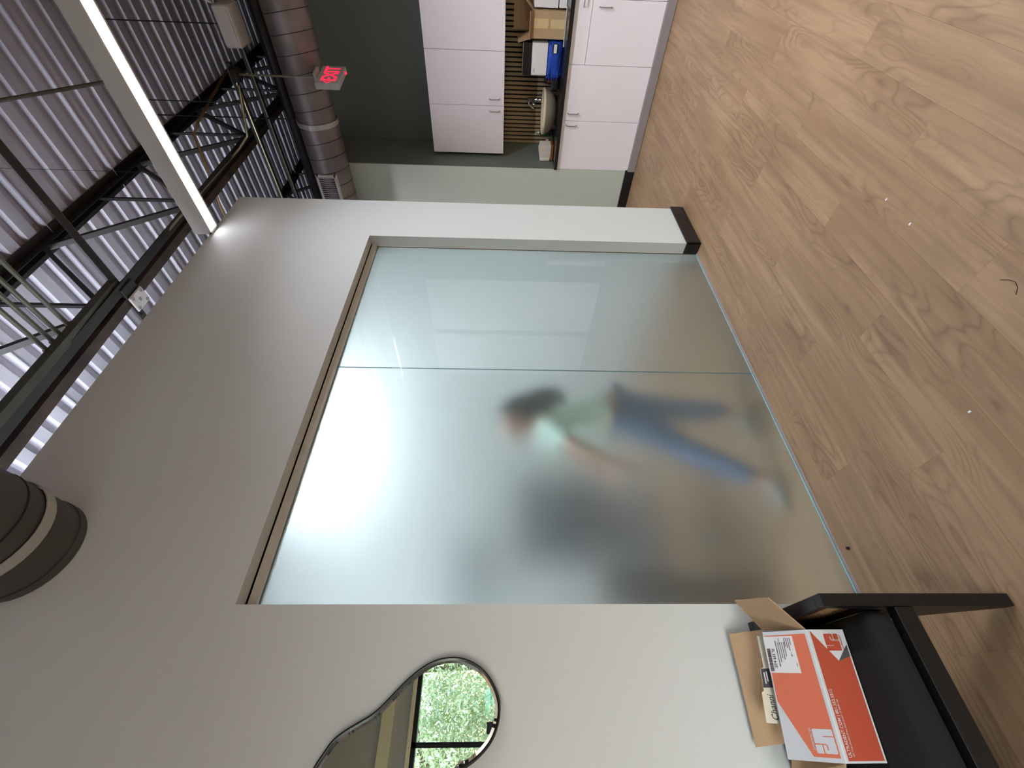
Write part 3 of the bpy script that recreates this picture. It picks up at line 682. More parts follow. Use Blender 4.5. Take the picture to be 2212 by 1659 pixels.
bm = nb(); lo = [(5.10, 1.11, 1.199), (5.30, 1.11, 1.199), (5.30, 1.37, 1.199), (5.10, 1.37, 1.199)]; hi = [(5.07, 1.09, 1.285), (5.33, 1.09, 1.285), (5.33, 1.36, 1.285), (5.07, 1.36, 1.285)]
a = [bm.verts.new(p) for p in lo]; b = [bm.verts.new(p) for p in hi]
hi2 = [bm.verts.new(Vector(p)+(Vector((5.2, 1.23, 1.285))-Vector(p))*.05) for p in hi]; lo2 = [bm.verts.new(Vector(p)+(Vector((5.2, 1.24, 1.199))-Vector(p))*.05+Vector((0, 0, .006))) for p in lo]
bm.faces.new(a)
for i in range(4):
    j = (i+1) % 4; bm.faces.new((a[i], a[j], b[j], b[i])); bm.faces.new((b[i], b[j], hi2[j], hi2[i])); bm.faces.new((hi2[i], hi2[j], lo2[j], lo2[i]))
bm.faces.new(lo2)
obj('tray_body', bm, M['blackp'], bt)
obj('tray_label', B(5.0705, 5.0745, 1.10, 1.35, 1.2835, 1.2865), M['paper'], bt)
# brown carton on the counter
def carton(name, label, x0, x1, y0, y1, z0, z1, flaps, inner=None):
    t = thing(name, label, 'box', ((x0+x1)/2, (y0+y1)/2, z0)); w = .004
    bm = nb(); box(bm, x0, x1, y0, y0+w, z0, z1); box(bm, x0, x1, y1-w, y1, z0, z1); box(bm, x0, x0+w, y0+w, y1-w, z0, z1); box(bm, x1-w, x1, y0+w, y1-w, z0, z1); box(bm, x0+w, x1-w, y0+w, y1-w, z0, z0+w)
    obj('box_walls', bm, M['card'], t)
    for f in flaps: obj('flap', prism(nb(), f, (0.001, 0.0015, .0035)), M['card'], t)
    return t
bc = carton('cardboard_box', 'open brown cardboard box with two tan labels on the black countertop', 5.05, 5.36, .86, 1.062, .906, 1.205,
            [[(5.05, .86, 1.205), (5.05, 1.062, 1.205), (5.01, 1.066, 1.235), (5.01, .856, 1.235)],
             [(5.36, .862, 1.205), (5.36, 1.06, 1.205), (5.40, 1.065, 1.375), (5.40, .84, 1.375)],
             [(5.06, 1.062, 1.205), (5.35, 1.062, 1.205), (5.35, 1.10, 1.335), (5.06, 1.10, 1.335)],
             [(5.06, .86, 1.205), (5.35, .86, 1.205), (5.35, .77, 1.30), (5.06, .77, 1.30)]])
obj('label_patch', B(5.0485, 5.050, .915, .985, 1.065, 1.200), M['tape'], bc); obj('label_patch', B(5.0485, 5.050, .918, .985, .915, 1.045), M['tape'], bc)
tag(obj('plastic_sheet', B(5.0, 5.045, .82, 1.11, .9045, .913, bev=.003), M['strap']), 'crumpled clear wrap under the front of the brown box', 'wrap')
tag(obj('carton', B(5.09, 5.30, .70, .845, .985, 1.20, bev=.002), M['paper']), 'pale printed carton right of the brown box, at frame edge', 'box')
tag(obj('flat_box', B(5.08, 5.30, .70, .842, .906, .975, bev=.002), M['paper']), 'white box on the counter under the printed carton', 'box')

# ------------------------------------------------------------------ MIRROR
pts = [(-.08, 2.008), (-.045, 1.985), (-.016, 1.967), (.007, 1.934), (.028, 1.893), (.043, 1.862), (.064, 1.834), (.1, 1.799), (.137, 1.76), (.165, 1.725), (.189, 1.681), (.199, 1.635), (.199, 1.588), (.184, 1.54), (.158, 1.499), (.119, 1.468), (.082, 1.452), (.052, 1.449), (.017, 1.454), (-.017, 1.468), (-.047, 1.493), (-.075, 1.53),
       (-.105, 1.59), (-.15, 1.65), (-.21, 1.69), (-.28, 1.72), (-.34, 1.77), (-.37, 1.84), (-.365, 1.92), (-.32, 1.99), (-.25, 2.03), (-.16, 2.03)]
def smooth_loop(p, it=3):
    for _ in range(it):
        q = []
        for i in range(len(p)):
            a, b = p[i], p[(i+1) % len(p)]; q += [(a[0]*.75+b[0]*.25, a[1]*.75+b[1]*.25), (a[0]*.25+b[0]*.75, a[1]*.25+b[1]*.75)]
        p = q
    return p
P2 = smooth_loop(pts, 2)
def inset(p, d):
    n = len(p); out = []
    for i in range(n):
        a, b = Vector(p[i-1]), Vector(p[(i+1) % n]); t = (b-a).normalized(); nn = Vector((t.y, -t.x)); out.append((p[i][0]+nn.x*d, p[i][1]+nn.y*d))
    return out
area = sum(P2[i][0]*P2[(i+1) % len(P2)][1]-P2[(i+1) % len(P2)][0]*P2[i][1] for i in range(len(P2)))
sg = 1 if area < 0 else -1
mi = thing('wall_mirror', 'wavy frameless-looking mirror with thin black rim on the white wall', 'mirror', (0, D, 1.75))
def ring(bm, loops):
    vs = [[bm.verts.new((x, yy, z)) for x, z in L] for L, yy in loops]; n = len(vs[0])
    for a, b in zip(vs, vs[1:]):
        for i in range(n): bm.faces.new((a[i], a[(i+1) % n], b[(i+1) % n], b[i]))
    return vs
I1, I2, I3 = inset(P2, sg*.0045), inset(P2, sg*.005), inset(P2, sg*.018)
bm = nb(); ring(bm, [(P2, D-.001), (P2, D-.026), (I1, D-.026), (I1, D-.010)]); obj('rim', bm, M['blackm'], mi)
bm = nb(); ring(bm, [(I1, D-.0165), (I3, D-.0200)]); obj('bevel', bm, M['mirror'], mi)
bm = nb(); bm.faces.new([bm.verts.new((x, D-.0200, z)) for x, z in I3]); bmesh.ops.triangulate(bm, faces=bm.faces); obj('glass', bm, M['mirror'], mi)
bm = nb(); bm.faces.new([bm.verts.new((x, D-.009, z)) for x, z in I1]); bmesh.ops.triangulate(bm, faces=bm.faces); obj('backing', bm, M['blackm'], mi)

# ------------------------------------------------------------------ CHAIR
ch = thing('lounge_chair', 'low black wooden armchair with cane sides and black cushion under the box', 'chair', (-.03, 1.5, 0))
XR, XL = .298, -.358
for s, xo in ((1, XR), (-1, XL)):
    xi = xo-s*.033
    # front leg: plank tapering to the foot
    bm = nb(); prism(bm, [(xi, 1.287, .0), (xi, 1.287, .556), (xi, 1.317, .556), (xi, 1.325, .40), (xi, 1.52, .345), (xi, 1.50, .29), (xi, 1.312, .0)], (xo-xi, 0, 0))
    bmesh.ops.bevel(bm, geom=list(bm.edges), offset=.002, segments=1, affect='EDGES'); obj('leg', bm, M['frame'], ch)
    bm = nb(); prism(bm, [(xi, 1.70, .0), (xi, 1.675, .35), (xi, 1.692, .556), (xi, 1.722, .556), (xi, 1.728, .35), (xi, 1.73, .0)], (xo-xi, 0, 0)); obj('leg', bm, M['frame'], ch)
    obj('arm_rail', B(min(xi, xo), max(xi, xo), 1.318, 1.691, .524, .556, bev=.002), M['frame'], ch)
    obj('side_rail', B(min(xi, xo), max(xi, xo), 1.335, 1.674, .346, .395, bev=.002), M['frame'], ch)
    xm = (xi+xo)/2
    bm = nb()
    for k in range(46):
        y0 = 1.15+k*.0125
        # diagonal strands, clipped to the side opening
        a = Vector((xm, y0, .524)); b = Vector((xm, y0+.13, .395)); f0 = max(0, (1.318-a.y)/.13); f1 = min(1, (1.691-a.y)/.13)
        if f1 > f0+.05: bar(bm, a.lerp(b, f0), a.lerp(b, f1), .0025, .0062, (0, 0, 1))
    o = obj('cane_weave', bm, M['cane'], ch); o['kind'] = 'stuff'
    obj('cane_backing', B(xm-.0008-.004*(-s), xm+.0008-.004*(-s), 1.318, 1.690, .395, .524), M['frame'], ch)
obj('front_rail', B(XL+.033, XR-.033, 1.289, 1.322, .298, .352, bev=.002), M['frame'], ch)
obj('rear_rail', B(XL+.033, XR-.033, 1.69, 1.72, .345, .395), M['frame'], ch)
obj('back_rail', B(XL+.034, XR-.034, 1.692, 1.722, .526, .556, bev=.002), M['frame'], ch)
obj('back_panel', B(XL+.034, XR-.034, 1.700, 1.712, .395, .556), M['frame'], ch)
obj('seat_cushion', B(XL+.036, XR-.038, 1.296, 1.69, .353, .442, bev=.036, seg=4), M['cloth'], ch, smooth=True)

# ------------------------------------------------------------------ ORANGE BOX ON THE CHAIR
V_ = Vector
ob = thing('orange_carton', 'white and orange printed shipping carton, flaps open, on the chair seat', 'box', (.08, 1.5, .445))
A0 = Vector((-.072, 1.452, .446)); A1 = Vector((.226, 1.404, .446)); ex_ = (A1-A0).normalized(); ey_ = Vector((-ex_.y, ex_.x, 0)); L = (A1-A0).length; Dp = .247; Hh = .106; ez = Vector((0, 0, 1))
def Q(a, b, c): return A0+ex_*a+ey_*b+ez*c
def qbox(bm, a0, a1, b0, b1, c0, c1):
    v = [bm.verts.new(Q(a, b, c)) for a in (a0, a1) for b in (b0, b1) for c in (c0, c1)]
    for f in ((0, 1, 3, 2), (4, 6, 7, 5), (0, 4, 5, 1), (2, 3, 7, 6), (0, 2, 6, 4), (1, 5, 7, 3)): bm.faces.new([v[i] for i in f])
    return bm
w = .004
bm = nb(); qbox(bm, 0, L, 0, w, 0, Hh); qbox(bm, 0, L, Dp-w, Dp, 0, Hh); qbox(bm, 0, w, w, Dp-w, 0, Hh); qbox(bm, L-w, L, w, Dp-w, 0, Hh); qbox(bm, w, L-w, w, Dp-w, 0, w)
obj('box_walls', bm, M['boxwhite'], ob)
# front top flap, sprung up a little at the back, printed side up
F0, F1 = Q(0, -.001, Hh+.001), Q(L, -.001, Hh+.001); F2, F3 = V_((.243, 1.555, .602)), V_((-.070, 1.628, .609))
tf = obj('top_flap', prism(nb(), [F0, F1, F2, F3], (0, .0008, .0035)), M['boxwhite'], ob)
fx = (F1-F0).normalized(); FN = (F1-F0).cross((F2+F3-F0-F1)/2).normalized()
def onflap(a, b, h=.0):      # a along the crease, b from crease (0) to free edge (1)
    return F0.lerp(F1, a/L).lerp(F3.lerp(F2, a/L), b)+V_((0, .0008, .0035))+FN*(.0004+h)
def fpatch(name, pts, material, h):
    bm = nb(); prism(bm, [onflap(a, b, h) for a, b in pts], FN*.0002); return obj(name, bm, material, tf)
def warp(o, h):              # glyphs were laid out as (a, b) pairs: put them on the flap
    for v in o.data.vertices:
        c = v.co+OFF[tf.name]; v.co = onflap(c.x, c.y, h+(.0002 if c.z > 0 else 0))-OFF[tf.name]
    return o
def ftext(sx, size, a, b, material, wid=1.0, bold=0.0, depth=1.0, h=.0006):
    """upside-down print: reads from behind the box; size in metres along the crease"""
    o = text('label_print', sx, 1.0, (0, 0, 0), (1, 0, 0), (0, 1, 0), material, tf, bold=bold)
    off = OFF[tf.name]
    for v in o.data.vertices:
        c = v.co+off; v.co = onflap(a-c.x*size*wid, b-c.y*size*depth/.165, h+(.0002 if c.z > .0005 else 0))-off
    return o
fpatch('orange_field', [(.010, .05), (L-.010, .05), (L-.010, .97), (.130, .97), (.010, .50)], M['orange'], 0)
fpatch('label_sheet', [(L-.106, .33), (L-.014, .33), (L-.012, 1.0), (L-.103, 1.0)], M['paper'], .0004)
ftext('FL 339 4-03', .0135, L-.044, .86, M['ink'], wid=.72, bold=.012, depth=1.15, h=.0010)
bm = nb(); a = L-.043
while a > L-.098:
    ww = random.choice((.0005, .0008, .0012)); prism(bm, [onflap(a, .885, .0010), onflap(a-ww, .885, .0010), onflap(a-ww, .965, .0010), onflap(a, .965, .0010)], FN*.0002); a -= ww+random.choice((.0005, .0008))
obj('barcode', bm, M['ink'], tf)
ftext('BONITA SPRINGS FL 34134-4480', .0064, L-.024, .745, M['ink'], wid=.72, bold=.012, h=.0010)
ftext('SHIP TO:', .0045, L-.018, .66, M['ink'], h=.0010)
ftext('2 LBS', .0055, L-.055, .44, M['ink'], wid=.8, h=.0010)
ftext('1 OF 1', .0050, L-.080, .38, M['ink'], wid=.8, h=.0010)
bm = nb()
for (a0, a1, b) in ((.028, .078, .69), (.028, .068, .645), (.028, .072, .60), (.028, .064, .555), (.018, .040, .53), (.018, .044, .49), (.018, .050, .45), (.018, .036, .41)):
    prism(bm, [onflap(L-a0, b, .001), onflap(L-a1, b, .001), onflap(L-a1, b-.016, .001), onflap(L-a0, b-.016, .001)], FN*.0002)
obj('small_print', bm, M['inkg'], tf)
# the house mark: a solid block with a slit, joined to a split-bowl p (same on flap and front)
MARK = [[(.04, 0), (.60, 0), (.60, .52), (.66, .61), (.86, .61), (.86, .55), (.69, .55), (.65, .50), (.65, .40), (.96, .40), (1, .44), (1, .94), (.96, 1), (.32, 1), (.32, .48), (.28, .48), (.28, 1), (.04, 1), (0, .95), (0, .05)],
        [(.65, 0), (.96, 0), (1, .05), (1, .34), (.65, .34)]]
for pl_ in MARK: fpatch('logo_mark', [(.070-x*.052, .42-y*.35) for x, y in pl_], M['boxwhite'], .0004)
ftext('ULTRADENT', .0086, .072, .475, M['boxwhite'], wid=.98, bold=.012, h=.0006, depth=1.1)
# front face print
ff = Q(0, 0, 0)-ey_*.0004
def fr(n, p, m_, l=.0002): return flat(n, p, m_, ob, ff, ex_, ez, l)
fr('orange_field', [(.005, .005), (L-.064, .005), (L-.078, .041), (L-.012, .094), (L-.003, .101), (.005, .101)], M['orange_shade'])
fr('slate_corner', [(L-.078, .041), (L-.066, .004), (L-.038, .004)], M['greyp'], .0006)
for pl_ in MARK: flat('logo_mark', [(x*.042, y*.042) for x, y in pl_], M['orange_shade'], ob, ff+ex_*(L-.053)+ez*.022, ex_, ez, .0006)
text('logo_word', 'ULTRADENT', .0068, ff+ex_*(L-.050)+ez*.0145, ex_, ez, M['orange_shade'], ob, lift=.0008, wid=.95)
text('face_print', 'ULTRADENT.COM | 801.552.5512', .0115, ff+ex_*.012+ez*(Hh-.0165), ex_, ez, M['boxwhite'], ob, bold=.0001, wid=.88, lift=.0008)
text('face_print', '505 West Ultradent Drive, South Jordan, UT 84095 USA', .0062, ff+ex_*.014+ez*(Hh-.025), ex_, ez, M['boxwhite'], ob, lift=.0008, wid=.85)
# open flaps
H1, H2 = Q(L, .005, Hh), Q(L, Dp-.005, Hh)
obj('side_flap', prism(nb(), [H1, H2, H2+Vector((.092, -.005, .068)), H1+Vector((.090, .012, .072))], (-.002, 0, .003)), M['card'], ob)
H1, H2 = Q(0, .005, Hh), Q(0, Dp-.005, Hh)
obj('side_flap', prism(nb(), [H1, H2, H2+Vector((-.11, -.01, .045)), H1+Vector((-.11, .012, .045))], (.002, 0, .003)), M['card'], ob)
H1, H2 = Q(0, Dp, Hh), Q(L, Dp, Hh)
obj('back_flap', prism(nb(), [H1+Vector((0, -.012, -.004)), H2+Vector((0, -.004, -.004)), Vector((.262, 1.712, .640)), Vector((-.045, 1.722, .652))], (0, .0035, 0)), M['card'], ob)
# sleeve of samples sticking out of the box
sv = thing('card_sleeve', 'cream and black card sleeve with handwriting sticking out of the carton', 'card', (.1, 1.66, .57))
c0 = Vector((.006, 1.640, .500)); cx = (Vector((.238, 1.600, .500))-c0).normalized(); cy = Vector((0, -.05, 1)).normalized()
obj('sleeve', prism(nb(), [c0, c0+cx*.236, c0+cx*.236+cy*.104, c0+cx*.150+cy*.108, c0+cx*.146+cy*.120, c0+cx*.088+cy*.126, c0+cx*.084+cy*.134, c0+cx*.008+cy*.142], (0, .003, 0)), M['cream'], sv)
flat('black_band', [(.096, .06), (.146, .06), (.146, .120), (.096, .126)], M['greyp'], sv, c0, cx, cy, .0006)
text('handwriting', 'Channi', .029, c0+cx*.012+cy*.101, cx, cy, M['ink'], sv, shear=.3, lift=.001, wid=.78)
for a_, b_, l_ in ((.106, .112, .030), (.112, .104, .026)): flat('band_print', [(a_, b_), (a_+l_, b_-.001), (a_+l_, b_+.003), (a_, b_+.004)], M['paper'], sv, c0, cx, cy, .0012)

# ------------------------------------------------------------------ FLOOR CRUMBS
for i, (x, y, lab) in enumerate(((1.567, .776, 'white paper scrap on the planks, second nearest the glass wall corner'), (1.406, .783, 'small white chip on the planks beside the paper scrap'), (.763, 1.043, 'tiny white crumb on the floor between chair and glass'))):
    tag(obj('paper_scrap', prism(nb(), [(x-.003, y-.005, .0005), (x+.003, y-.004, .0005), (x+.0035, y+.004, .0005), (x-.002, y+.005, .0005)], (0, 0, .001)), M['paper']), lab, 'scrap')
tag(obj('door_stop', lathe(nb(), [(0, 0), (.006, 0), (.006, .008), (0, .010)], (.583, 1.772, .0005), 10), M['blackm']), 'tiny dark plug on the floor at the foot of the glass', 'plug')
tag(obj('hair_strand', T([(1.02, .735, .001), (1.003, .722, .001), (.985, .716, .001), (.968, .722, .001), (.955, .738, .001)], .0009, 6), M['ink']), 'dark curved thread lying on the planks near the right edge', 'thread')

# ------------------------------------------------------------------ PEOPLE
def skin_mesh(name, joints, bones, material, parent, lv=2, root=0):
    bm = nb(); lay = bm.verts.layers.skin.verify(); vs = []
    off = OFF[parent.name]
    for i, (p, rr) in enumerate(joints):
        v = bm.verts.new(Vector(p)-off); v[lay].radius = (rr, rr) if not isinstance(rr, tuple) else rr; v[lay].use_root = (i == root); vs.append(v)
    for a, b in bones: bm.edges.new((vs[a], vs[b]))
    me = bpy.data.meshes.new(name); bm.to_mesh(me); bm.free(); me.materials.append(material)
    o = bpy.data.objects.new(name, me); COL.objects.link(o); o.parent = parent; OFF[o.name] = off
    o.modifiers.new('skin', 'SKIN').use_smooth_shade = True
    s = o.modifiers.new('sub', 'SUBSURF'); s.levels = lv; s.render_levels = lv
    return o
def hand(joints, bones, wrist_i, palm, d, side, palm_r=.016):
    """adds a palm and five bent fingers to a skinned body: d = finger direction, side = across the palm"""
    d, side = Vector(d).normalized(), Vector(side).normalized(); nrm = d.cross(side)
    pi = len(joints); joints.append((palm, palm_r)); bones.append((wrist_i, pi))
    for k, (o, l) in enumerate(((-.026, .060), (-.009, .072), (.009, .068), (.025, .052))):
        b0 = Vector(palm)+d*.035+side*o; i0 = len(joints)
        joints.append((b0, .010)); joints.append((b0+d*l*.5+nrm*.004, .0085)); joints.append((b0+d*l*.9+nrm*.018, .007))
        bones += [(pi, i0), (i0, i0+1), (i0+1, i0+2)]
    i0 = len(joints); t0 = Vector(palm)-side*.03+d*.005
    joints.append((t0, .010)); joints.append((t0-side*.022+d*.026+nrm*.008, .008)); bones += [(pi, i0), (i0, i0+1)]
def head_parts(parent, c, facing, s=1.0):
    c = Vector(c); f = Vector(facing).normalized(); sd_ = f.cross(Vector((0, 0, 1))).normalized(); up = sd_.cross(f)
    for k in (-1, 1):
        e = c+f*.086*s+sd_*.032*k*s+up*.004
        bm = nb(); lathe(bm, [(0, -.011), (.008, -.008), (.0115, 0), (.008, .008), (0, .011)], e, 10); obj('eye', bm, M['eye'], parent, smooth=True)
    bm = nb(); tube(bm, [c+f*.092*s+up*-.052-sd_*.022, c+f*.101*s+up*-.053, c+f*.092*s+up*-.052+sd_*.022], [.003, .006, .003], 8); obj('mouth', bm, M['lip'], parent, smooth=True)
def person(name, label, loc, P, facing, shirt_m, leg_m, hair_fn):
    """P: dict of joints; body skinned from the pelvis, clothes as slightly larger skinned shells"""
    t = thing(name, label, 'person', loc)
    f = Vector(facing).normalized(); sd_ = f.cross(Vector((0, 0, 1))).normalized()
    J = [(P['pel'], .10), (P['belly'], .092), (P['chest'], .115), (P['neck'], .045), (P['head0'], .062), (P['head'], .092), (P['crown'], .070),
         (P['head']+f*.098-Vector((0, 0, .020)), .011)]
    Bn = [(0, 1), (1, 2), (2, 3), (3, 4), (4, 5), (5, 6), (5, 7)]
    for s_ in 'lr':
        i = len(J); J += [(P['sh'+s_], .048), (P['el'+s_], .038), (P['wr'+s_], .026)]; Bn += [(2, i), (i, i+1), (i+1, i+2)]
        hand(J, Bn, i+2, P['wr'+s_]+(P['wr'+s_]-P['el'+s_]).normalized()*.055, (P['wr'+s_]-P['el'+s_])+P.get('hd', Vector((0, 0, 0))), sd_ if abs((P['wr'+s_]-P['el'+s_]).normalized().dot(sd_)) < .8 else f)
        i = len(J); J += [(P['hip'+s_], .085), (P['kn'+s_], .055), (P['an'+s_], .038), (P['an'+s_]+f*.05-Vector((0, 0, .035)), .035), (P['an'+s_]+f*.15-Vector((0, 0, .05)), .026)]
        Bn += [(0, i), (i, i+1), (i+1, i+2), (i+2, i+3), (i+3, i+4)]
    for k in (-1, 1):
        i = len(J); J.append((P['head']+sd_*.094*k-Vector((0, 0, .015)), .014)); Bn.append((5, i))
    skin_mesh('body', J, Bn, M['skin'], t)
    # shirt
    Js = [(P['belly'], .112), (P['belly'].lerp(P['pel'], .7), .120), (P['chest'], .136), (P['chest'].lerp(P['neck'], .65), .07)]; Bs = [(0, 1), (0, 2), (2, 3)]
    for s_ in 'lr':
        i = len(Js); e = P['el'+s_]
        Js += [(P['sh'+s_], .066), (P['sh'+s_].lerp(e, .75), .056)]; Bs += [(2, i), (i, i+1)]
    skin_mesh('shirt', Js, Bs, shirt_m, t)
    Jj = [(P['pel']+Vector((0, 0, .02)), .118)]; Bj = []
    for s_ in 'lr':
        i = len(Jj); Jj += [(P['hip'+s_], .103), (P['kn'+s_], .072), (P['an'+s_]+Vector((0, 0, .04)), .056)]; Bj += [(0, i), (i, i+1), (i+1, i+2)]
    skin_mesh('jeans', Jj, Bj, leg_m, t)
    for s_ in 'lr':
        a = P['an'+s_]
        skin_mesh('shoe', [(a+Vector((0, 0, -.02))-f*.02, .046), (a+f*.06-Vector((0, 0, .034)), .042), (a+f*.17-Vector((0, 0, .045)), .032)], [(0, 1), (1, 2)], M['shoe'], t)
    hair_fn(t, P, f, sd_)
    head_parts(t, P['head'], f)
    return t
V = Vector
def long_hair(t, P, f, sd_):
    h = P['head']; cr = h-f*.022+V((0, 0, .04))
    skin_mesh('hair', [(cr, .104), (h-f*.085-V((0, 0, .03)), .095), (h-f*.165-V((0, 0, .18)), .090), (h-f*.20-V((0, 0, .34)), .065)], [(0, 1), (1, 2), (2, 3)], M['hair'], t)
def short_hair(t, P, f, sd_):
    h = P['head']
    skin_mesh('hair', [(h-f*.03+V((0, 0, .045)), .100), (h-f*.055-V((0, 0, .01)), .085)], [(0, 1)], M['hair'], t)
yw = 2.08
W1 = dict(pel=V((1.48, yw, .82)), belly=V((1.45, yw, .95)), chest=V((1.38, yw, 1.13)), neck=V((1.36, yw, 1.27)), head0=V((1.37, yw, 1.34)), head=V((1.385, yw, 1.41)), crown=V((1.40, yw, 1.46)),
          shl=V((1.35, yw-.09, 1.20)), ell=V((1.19, yw-.07, 1.04)), wrl=V((1.13, yw-.04, .87)), shr=V((1.37, yw+.14, 1.20)), elr=V((1.26, yw+.14, 1.00)), wrr=V((1.12, yw+.06, .90)),
          hipl=V((1.42, yw-.03, .76)), knl=V((1.22, yw-.03, .45)), anl=V((1.02, yw-.05, .075)), hipr=V((1.52, yw-.01, .76)), knr=V((1.47, yw-.02, .42)), anr=V((1.46, yw-.03, .075)))
person('person', 'blurred person in mint top and blue jeans behind the frosted glass', (1.3, yw, 0), W1, (-1, 0, 0), M['shirt'], M['jeans'], long_hair)
hx, hy = -.235, -.50
W2 = dict(pel=V((hx-.02, hy-.06, .98)), belly=V((hx-.02, hy-.06, 1.14)), chest=V((hx-.02, hy-.05, 1.36)), neck=V((hx-.01, hy-.03, 1.52)), head0=V((hx, hy, 1.60)), head=V((hx, hy+.01, 1.69)), crown=V((hx, hy, 1.755)),
          shl=V((hx-.19, hy+.07, 1.44)), ell=V((hx-.14, hy+.20, 1.22)), wrl=V((-.085, -.135, 1.36)), shr=V((hx+.14, hy-.13, 1.44)), elr=V((hx+.24, hy-.02, 1.22)), wrr=V((.075, -.16, 1.34)),
          hipl=V((hx-.10, hy-.02, .92)), knl=V((hx-.10, hy, .50)), anl=V((hx-.11, hy-.02, .09)), hipr=V((hx+.06, hy-.12, .92)), knr=V((hx+.07, hy-.10, .50)), anr=V((hx+.08, hy-.12, .09)))
person('person', 'person holding up the phone, seen only in the wall mirror', (hx, hy, 0), W2, (.6, .8, 0), M['tee'], M['ink'], short_hair)
ph = thing('phone', 'black phone held upright, seen only in the wall mirror', 'phone', (.02, -.02, 1.44))
pc = V((0, 0, 1.47))+Rt*.030-Up*.034-Fw*.010
bm = nb(); v = [bm.verts.new(pc+Rt*a+Up*b+Fw*c) for a in (-.039, .039) for b in (-.08, .08) for c in (-.0045, .0045)]
for fc_ in ((0, 1, 3, 2), (4, 6, 7, 5), (0, 4, 5, 1), (2, 3, 7, 6), (0, 2, 6, 4), (1, 5, 7, 3)): bm.faces.new([v[i] for i in fc_])
bmesh.ops.bevel(bm, geom=list(bm.edges), offset=.003, segments=2, affect='EDGES'); obj('phone_body', bm, M['ink'], ph)

# ------------------------------------------------------------------ ROOM BEYOND THE GLASS
oc = thing('office_chair', 'blurred charcoal chair beyond the frosted glass, before the person', 'chair', (.95, 2.95, 0))
obj('seat', B(.70, 1.25, 2.62, 3.15, .45, .55, bev=.03, seg=2), M['dgrey'], oc, smooth=True)
obj('backrest', B(.86, 1.50, 3.0, 3.1, .58, 1.34, bev=.04, seg=2), M['dgrey'], oc, smooth=True)
obj('pedestal', T([(.98, 2.9, .08), (.98, 2.9, .46)], .03, 12), M['blackp'], oc)
for k in range(5):
    a = k*math.tau/5; obj('base_arm', T([(.98, 2.9, .09), (.98+.26*math.cos(a), 2.9+.26*math.sin(a), .05)], .02, 8), M['blackp'], oc)
mo = thing('monitor', 'blurred dark screen on the far wall beyond the frosted glass', 'monitor', (.75, 4.05, 1.5))
obj('screen', B(.75, 1.35, 4.03, 4.07, 1.50, 1.85, bev=.01), M['dgrey'], mo); obj('wall_bracket', B(1.0, 1.1, 4.07, 4.099, 1.6, 1.7), M['blackp'], mo)
wbn = thing('waste_bin', 'blurred black bin beyond the left end of the frosted glass', 'bin', (.56, 2.5, .0))
obj('bin_body', lathe(nb(), [(0, 0), (.09, 0), (.12, .90), (.11, .90), (.08, .02), (0, .02)], (.56, 2.5, .001), 20), M['blackp'], wbn, smooth=True)

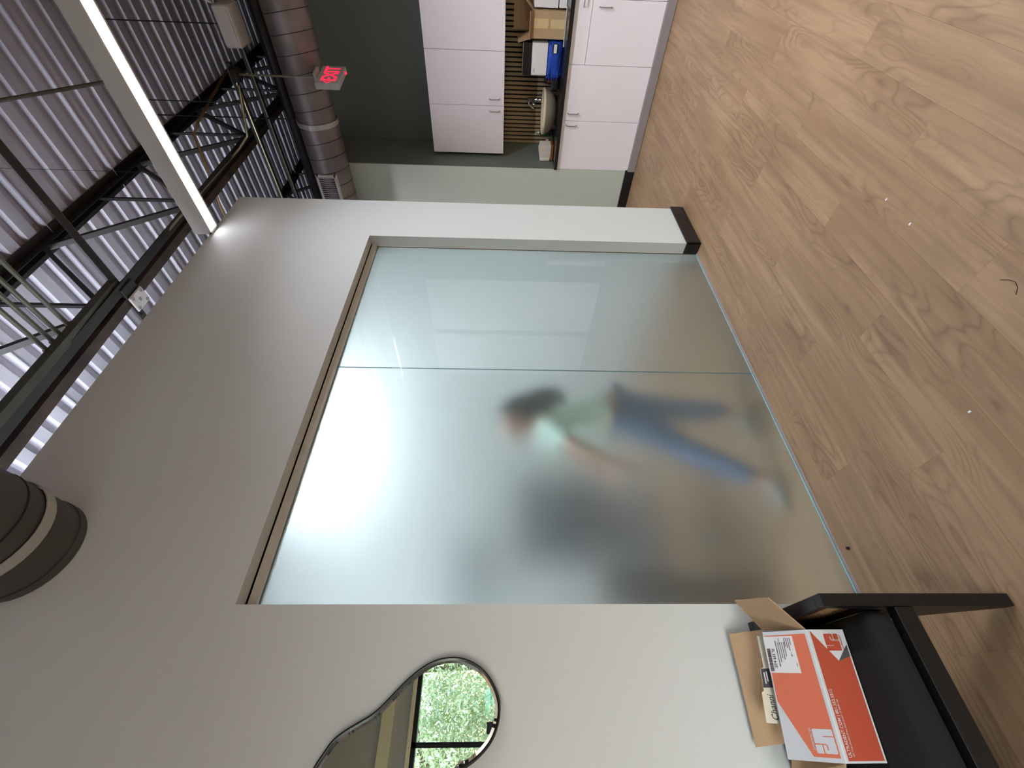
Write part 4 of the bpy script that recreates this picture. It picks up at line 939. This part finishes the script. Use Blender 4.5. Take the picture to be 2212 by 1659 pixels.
# ------------------------------------------------------------------ OUTSIDE THE STREET WINDOWS
S(obj('ground', B(-30, 30, -40, -4.16, -.5, -.14), M['lawn']))
def tree(cx, cy, h, rad, label, lm, n, seed, leaf=.12, trunk=.12):
    rnd = random.Random(seed); t = thing('tree', label, 'tree', (cx, cy, -.14), 'trees outside the street windows')
    bm = nb(); tube(bm, [(cx, cy, -.14), (cx+.1, cy, h*.4), (cx-.05, cy+.1, h*.75)], [trunk, trunk*.7, trunk*.3], 10)
    for k in range(7):
        a = rnd.uniform(0, 6.28); z = h*rnd.uniform(.25, .7); tube(bm, [(cx, cy, z), (cx+math.cos(a)*rad*.8, cy+math.sin(a)*rad*.5, z+rnd.uniform(.2, 1.0))], [trunk*.4, .02], 6)
    obj('trunk', bm, M['bark'], t, smooth=True)
    vs, fs = [], []
    for _ in range(n):
        while True:
            p = V((rnd.uniform(-1, 1), rnd.uniform(-1, 1), rnd.uniform(-1, 1)))
            if p.length < 1: break
        c = V((cx+p.x*rad, cy+p.y*rad*.6, h*.55+p.z*h*.5))-V((cx, cy, -.14)); s = leaf*rnd.uniform(.5, 1.1)
        u = V((rnd.uniform(-1, 1), rnd.uniform(-1, 1), rnd.uniform(-1, 1))).normalized(); w_ = u.cross(V((rnd.uniform(-1, 1), rnd.uniform(-1, 1), 1))).normalized()
        i = len(vs); vs += [c-u*s, c+w_*s*.4, c+u*s, c-w_*s*.4]; fs.append((i, i+1, i+2, i+3))
    me = bpy.data.meshes.new('foliage'); me.from_pydata(vs, [], fs); me.materials.append(lm)
    o = bpy.data.objects.new('foliage', me); COL.objects.link(o); o.parent = t; o['kind'] = 'stuff'
tree(-.9, -8.6, 4.6, 2.0, 'pale green leafy tree left of the palm, seen in the mirror', M['leaf'], 24000, 3, .065)
tree(1.2, -9.6, 5.2, 2.0, 'pale green leafy tree behind the palm, seen in the mirror', M['leaf'], 24000, 4, .065)
tree(3.8, -9.2, 4.4, 2.2, 'mid green leafy tree outside the street windows', M['leaf2'], 6000, 5)
tree(-4.2, -9.2, 4.4, 2.2, 'mid green leafy tree outside the windows at far left', M['leaf2'], 6000, 6)
pt = thing('palm_tree', 'fan palm outside the street window, seen in the mirror', 'palm', (.7, -6.9, -.14), 'trees outside the street windows')
obj('trunk', T([(.7, -6.9, -.14), (.7, -6.9, 1.3)], [.09, .07], 10), M['bark'], pt)
rnd = random.Random(9)
for k in range(16):
    a = rnd.uniform(0, math.tau); el = rnd.uniform(-.1, 1.2); L_ = rnd.uniform(.35, .6)
    d = V((math.cos(a)*math.cos(el), math.sin(a)*math.cos(el), math.sin(el))); hub = V((.7, -6.9, 1.3))+d*L_
    s1, s2 = frame_of(d); bm = nb(); tube(bm, [V((.7, -6.9, 1.3)), hub], .008, 6)
    for q in range(15):
        th = (q-7)*.19; dd = (d*math.cos(th)+s1*math.sin(th)).normalized(); tip = hub+dd*.42-V((0, 0, .06)); sdv = dd.cross(s2)*.014
        bm.faces.new([bm.verts.new(p) for p in (hub, hub+dd*.2+sdv, tip, hub+dd*.2-sdv)])
    obj('fan_leaf', bm, M['palm'], pt)
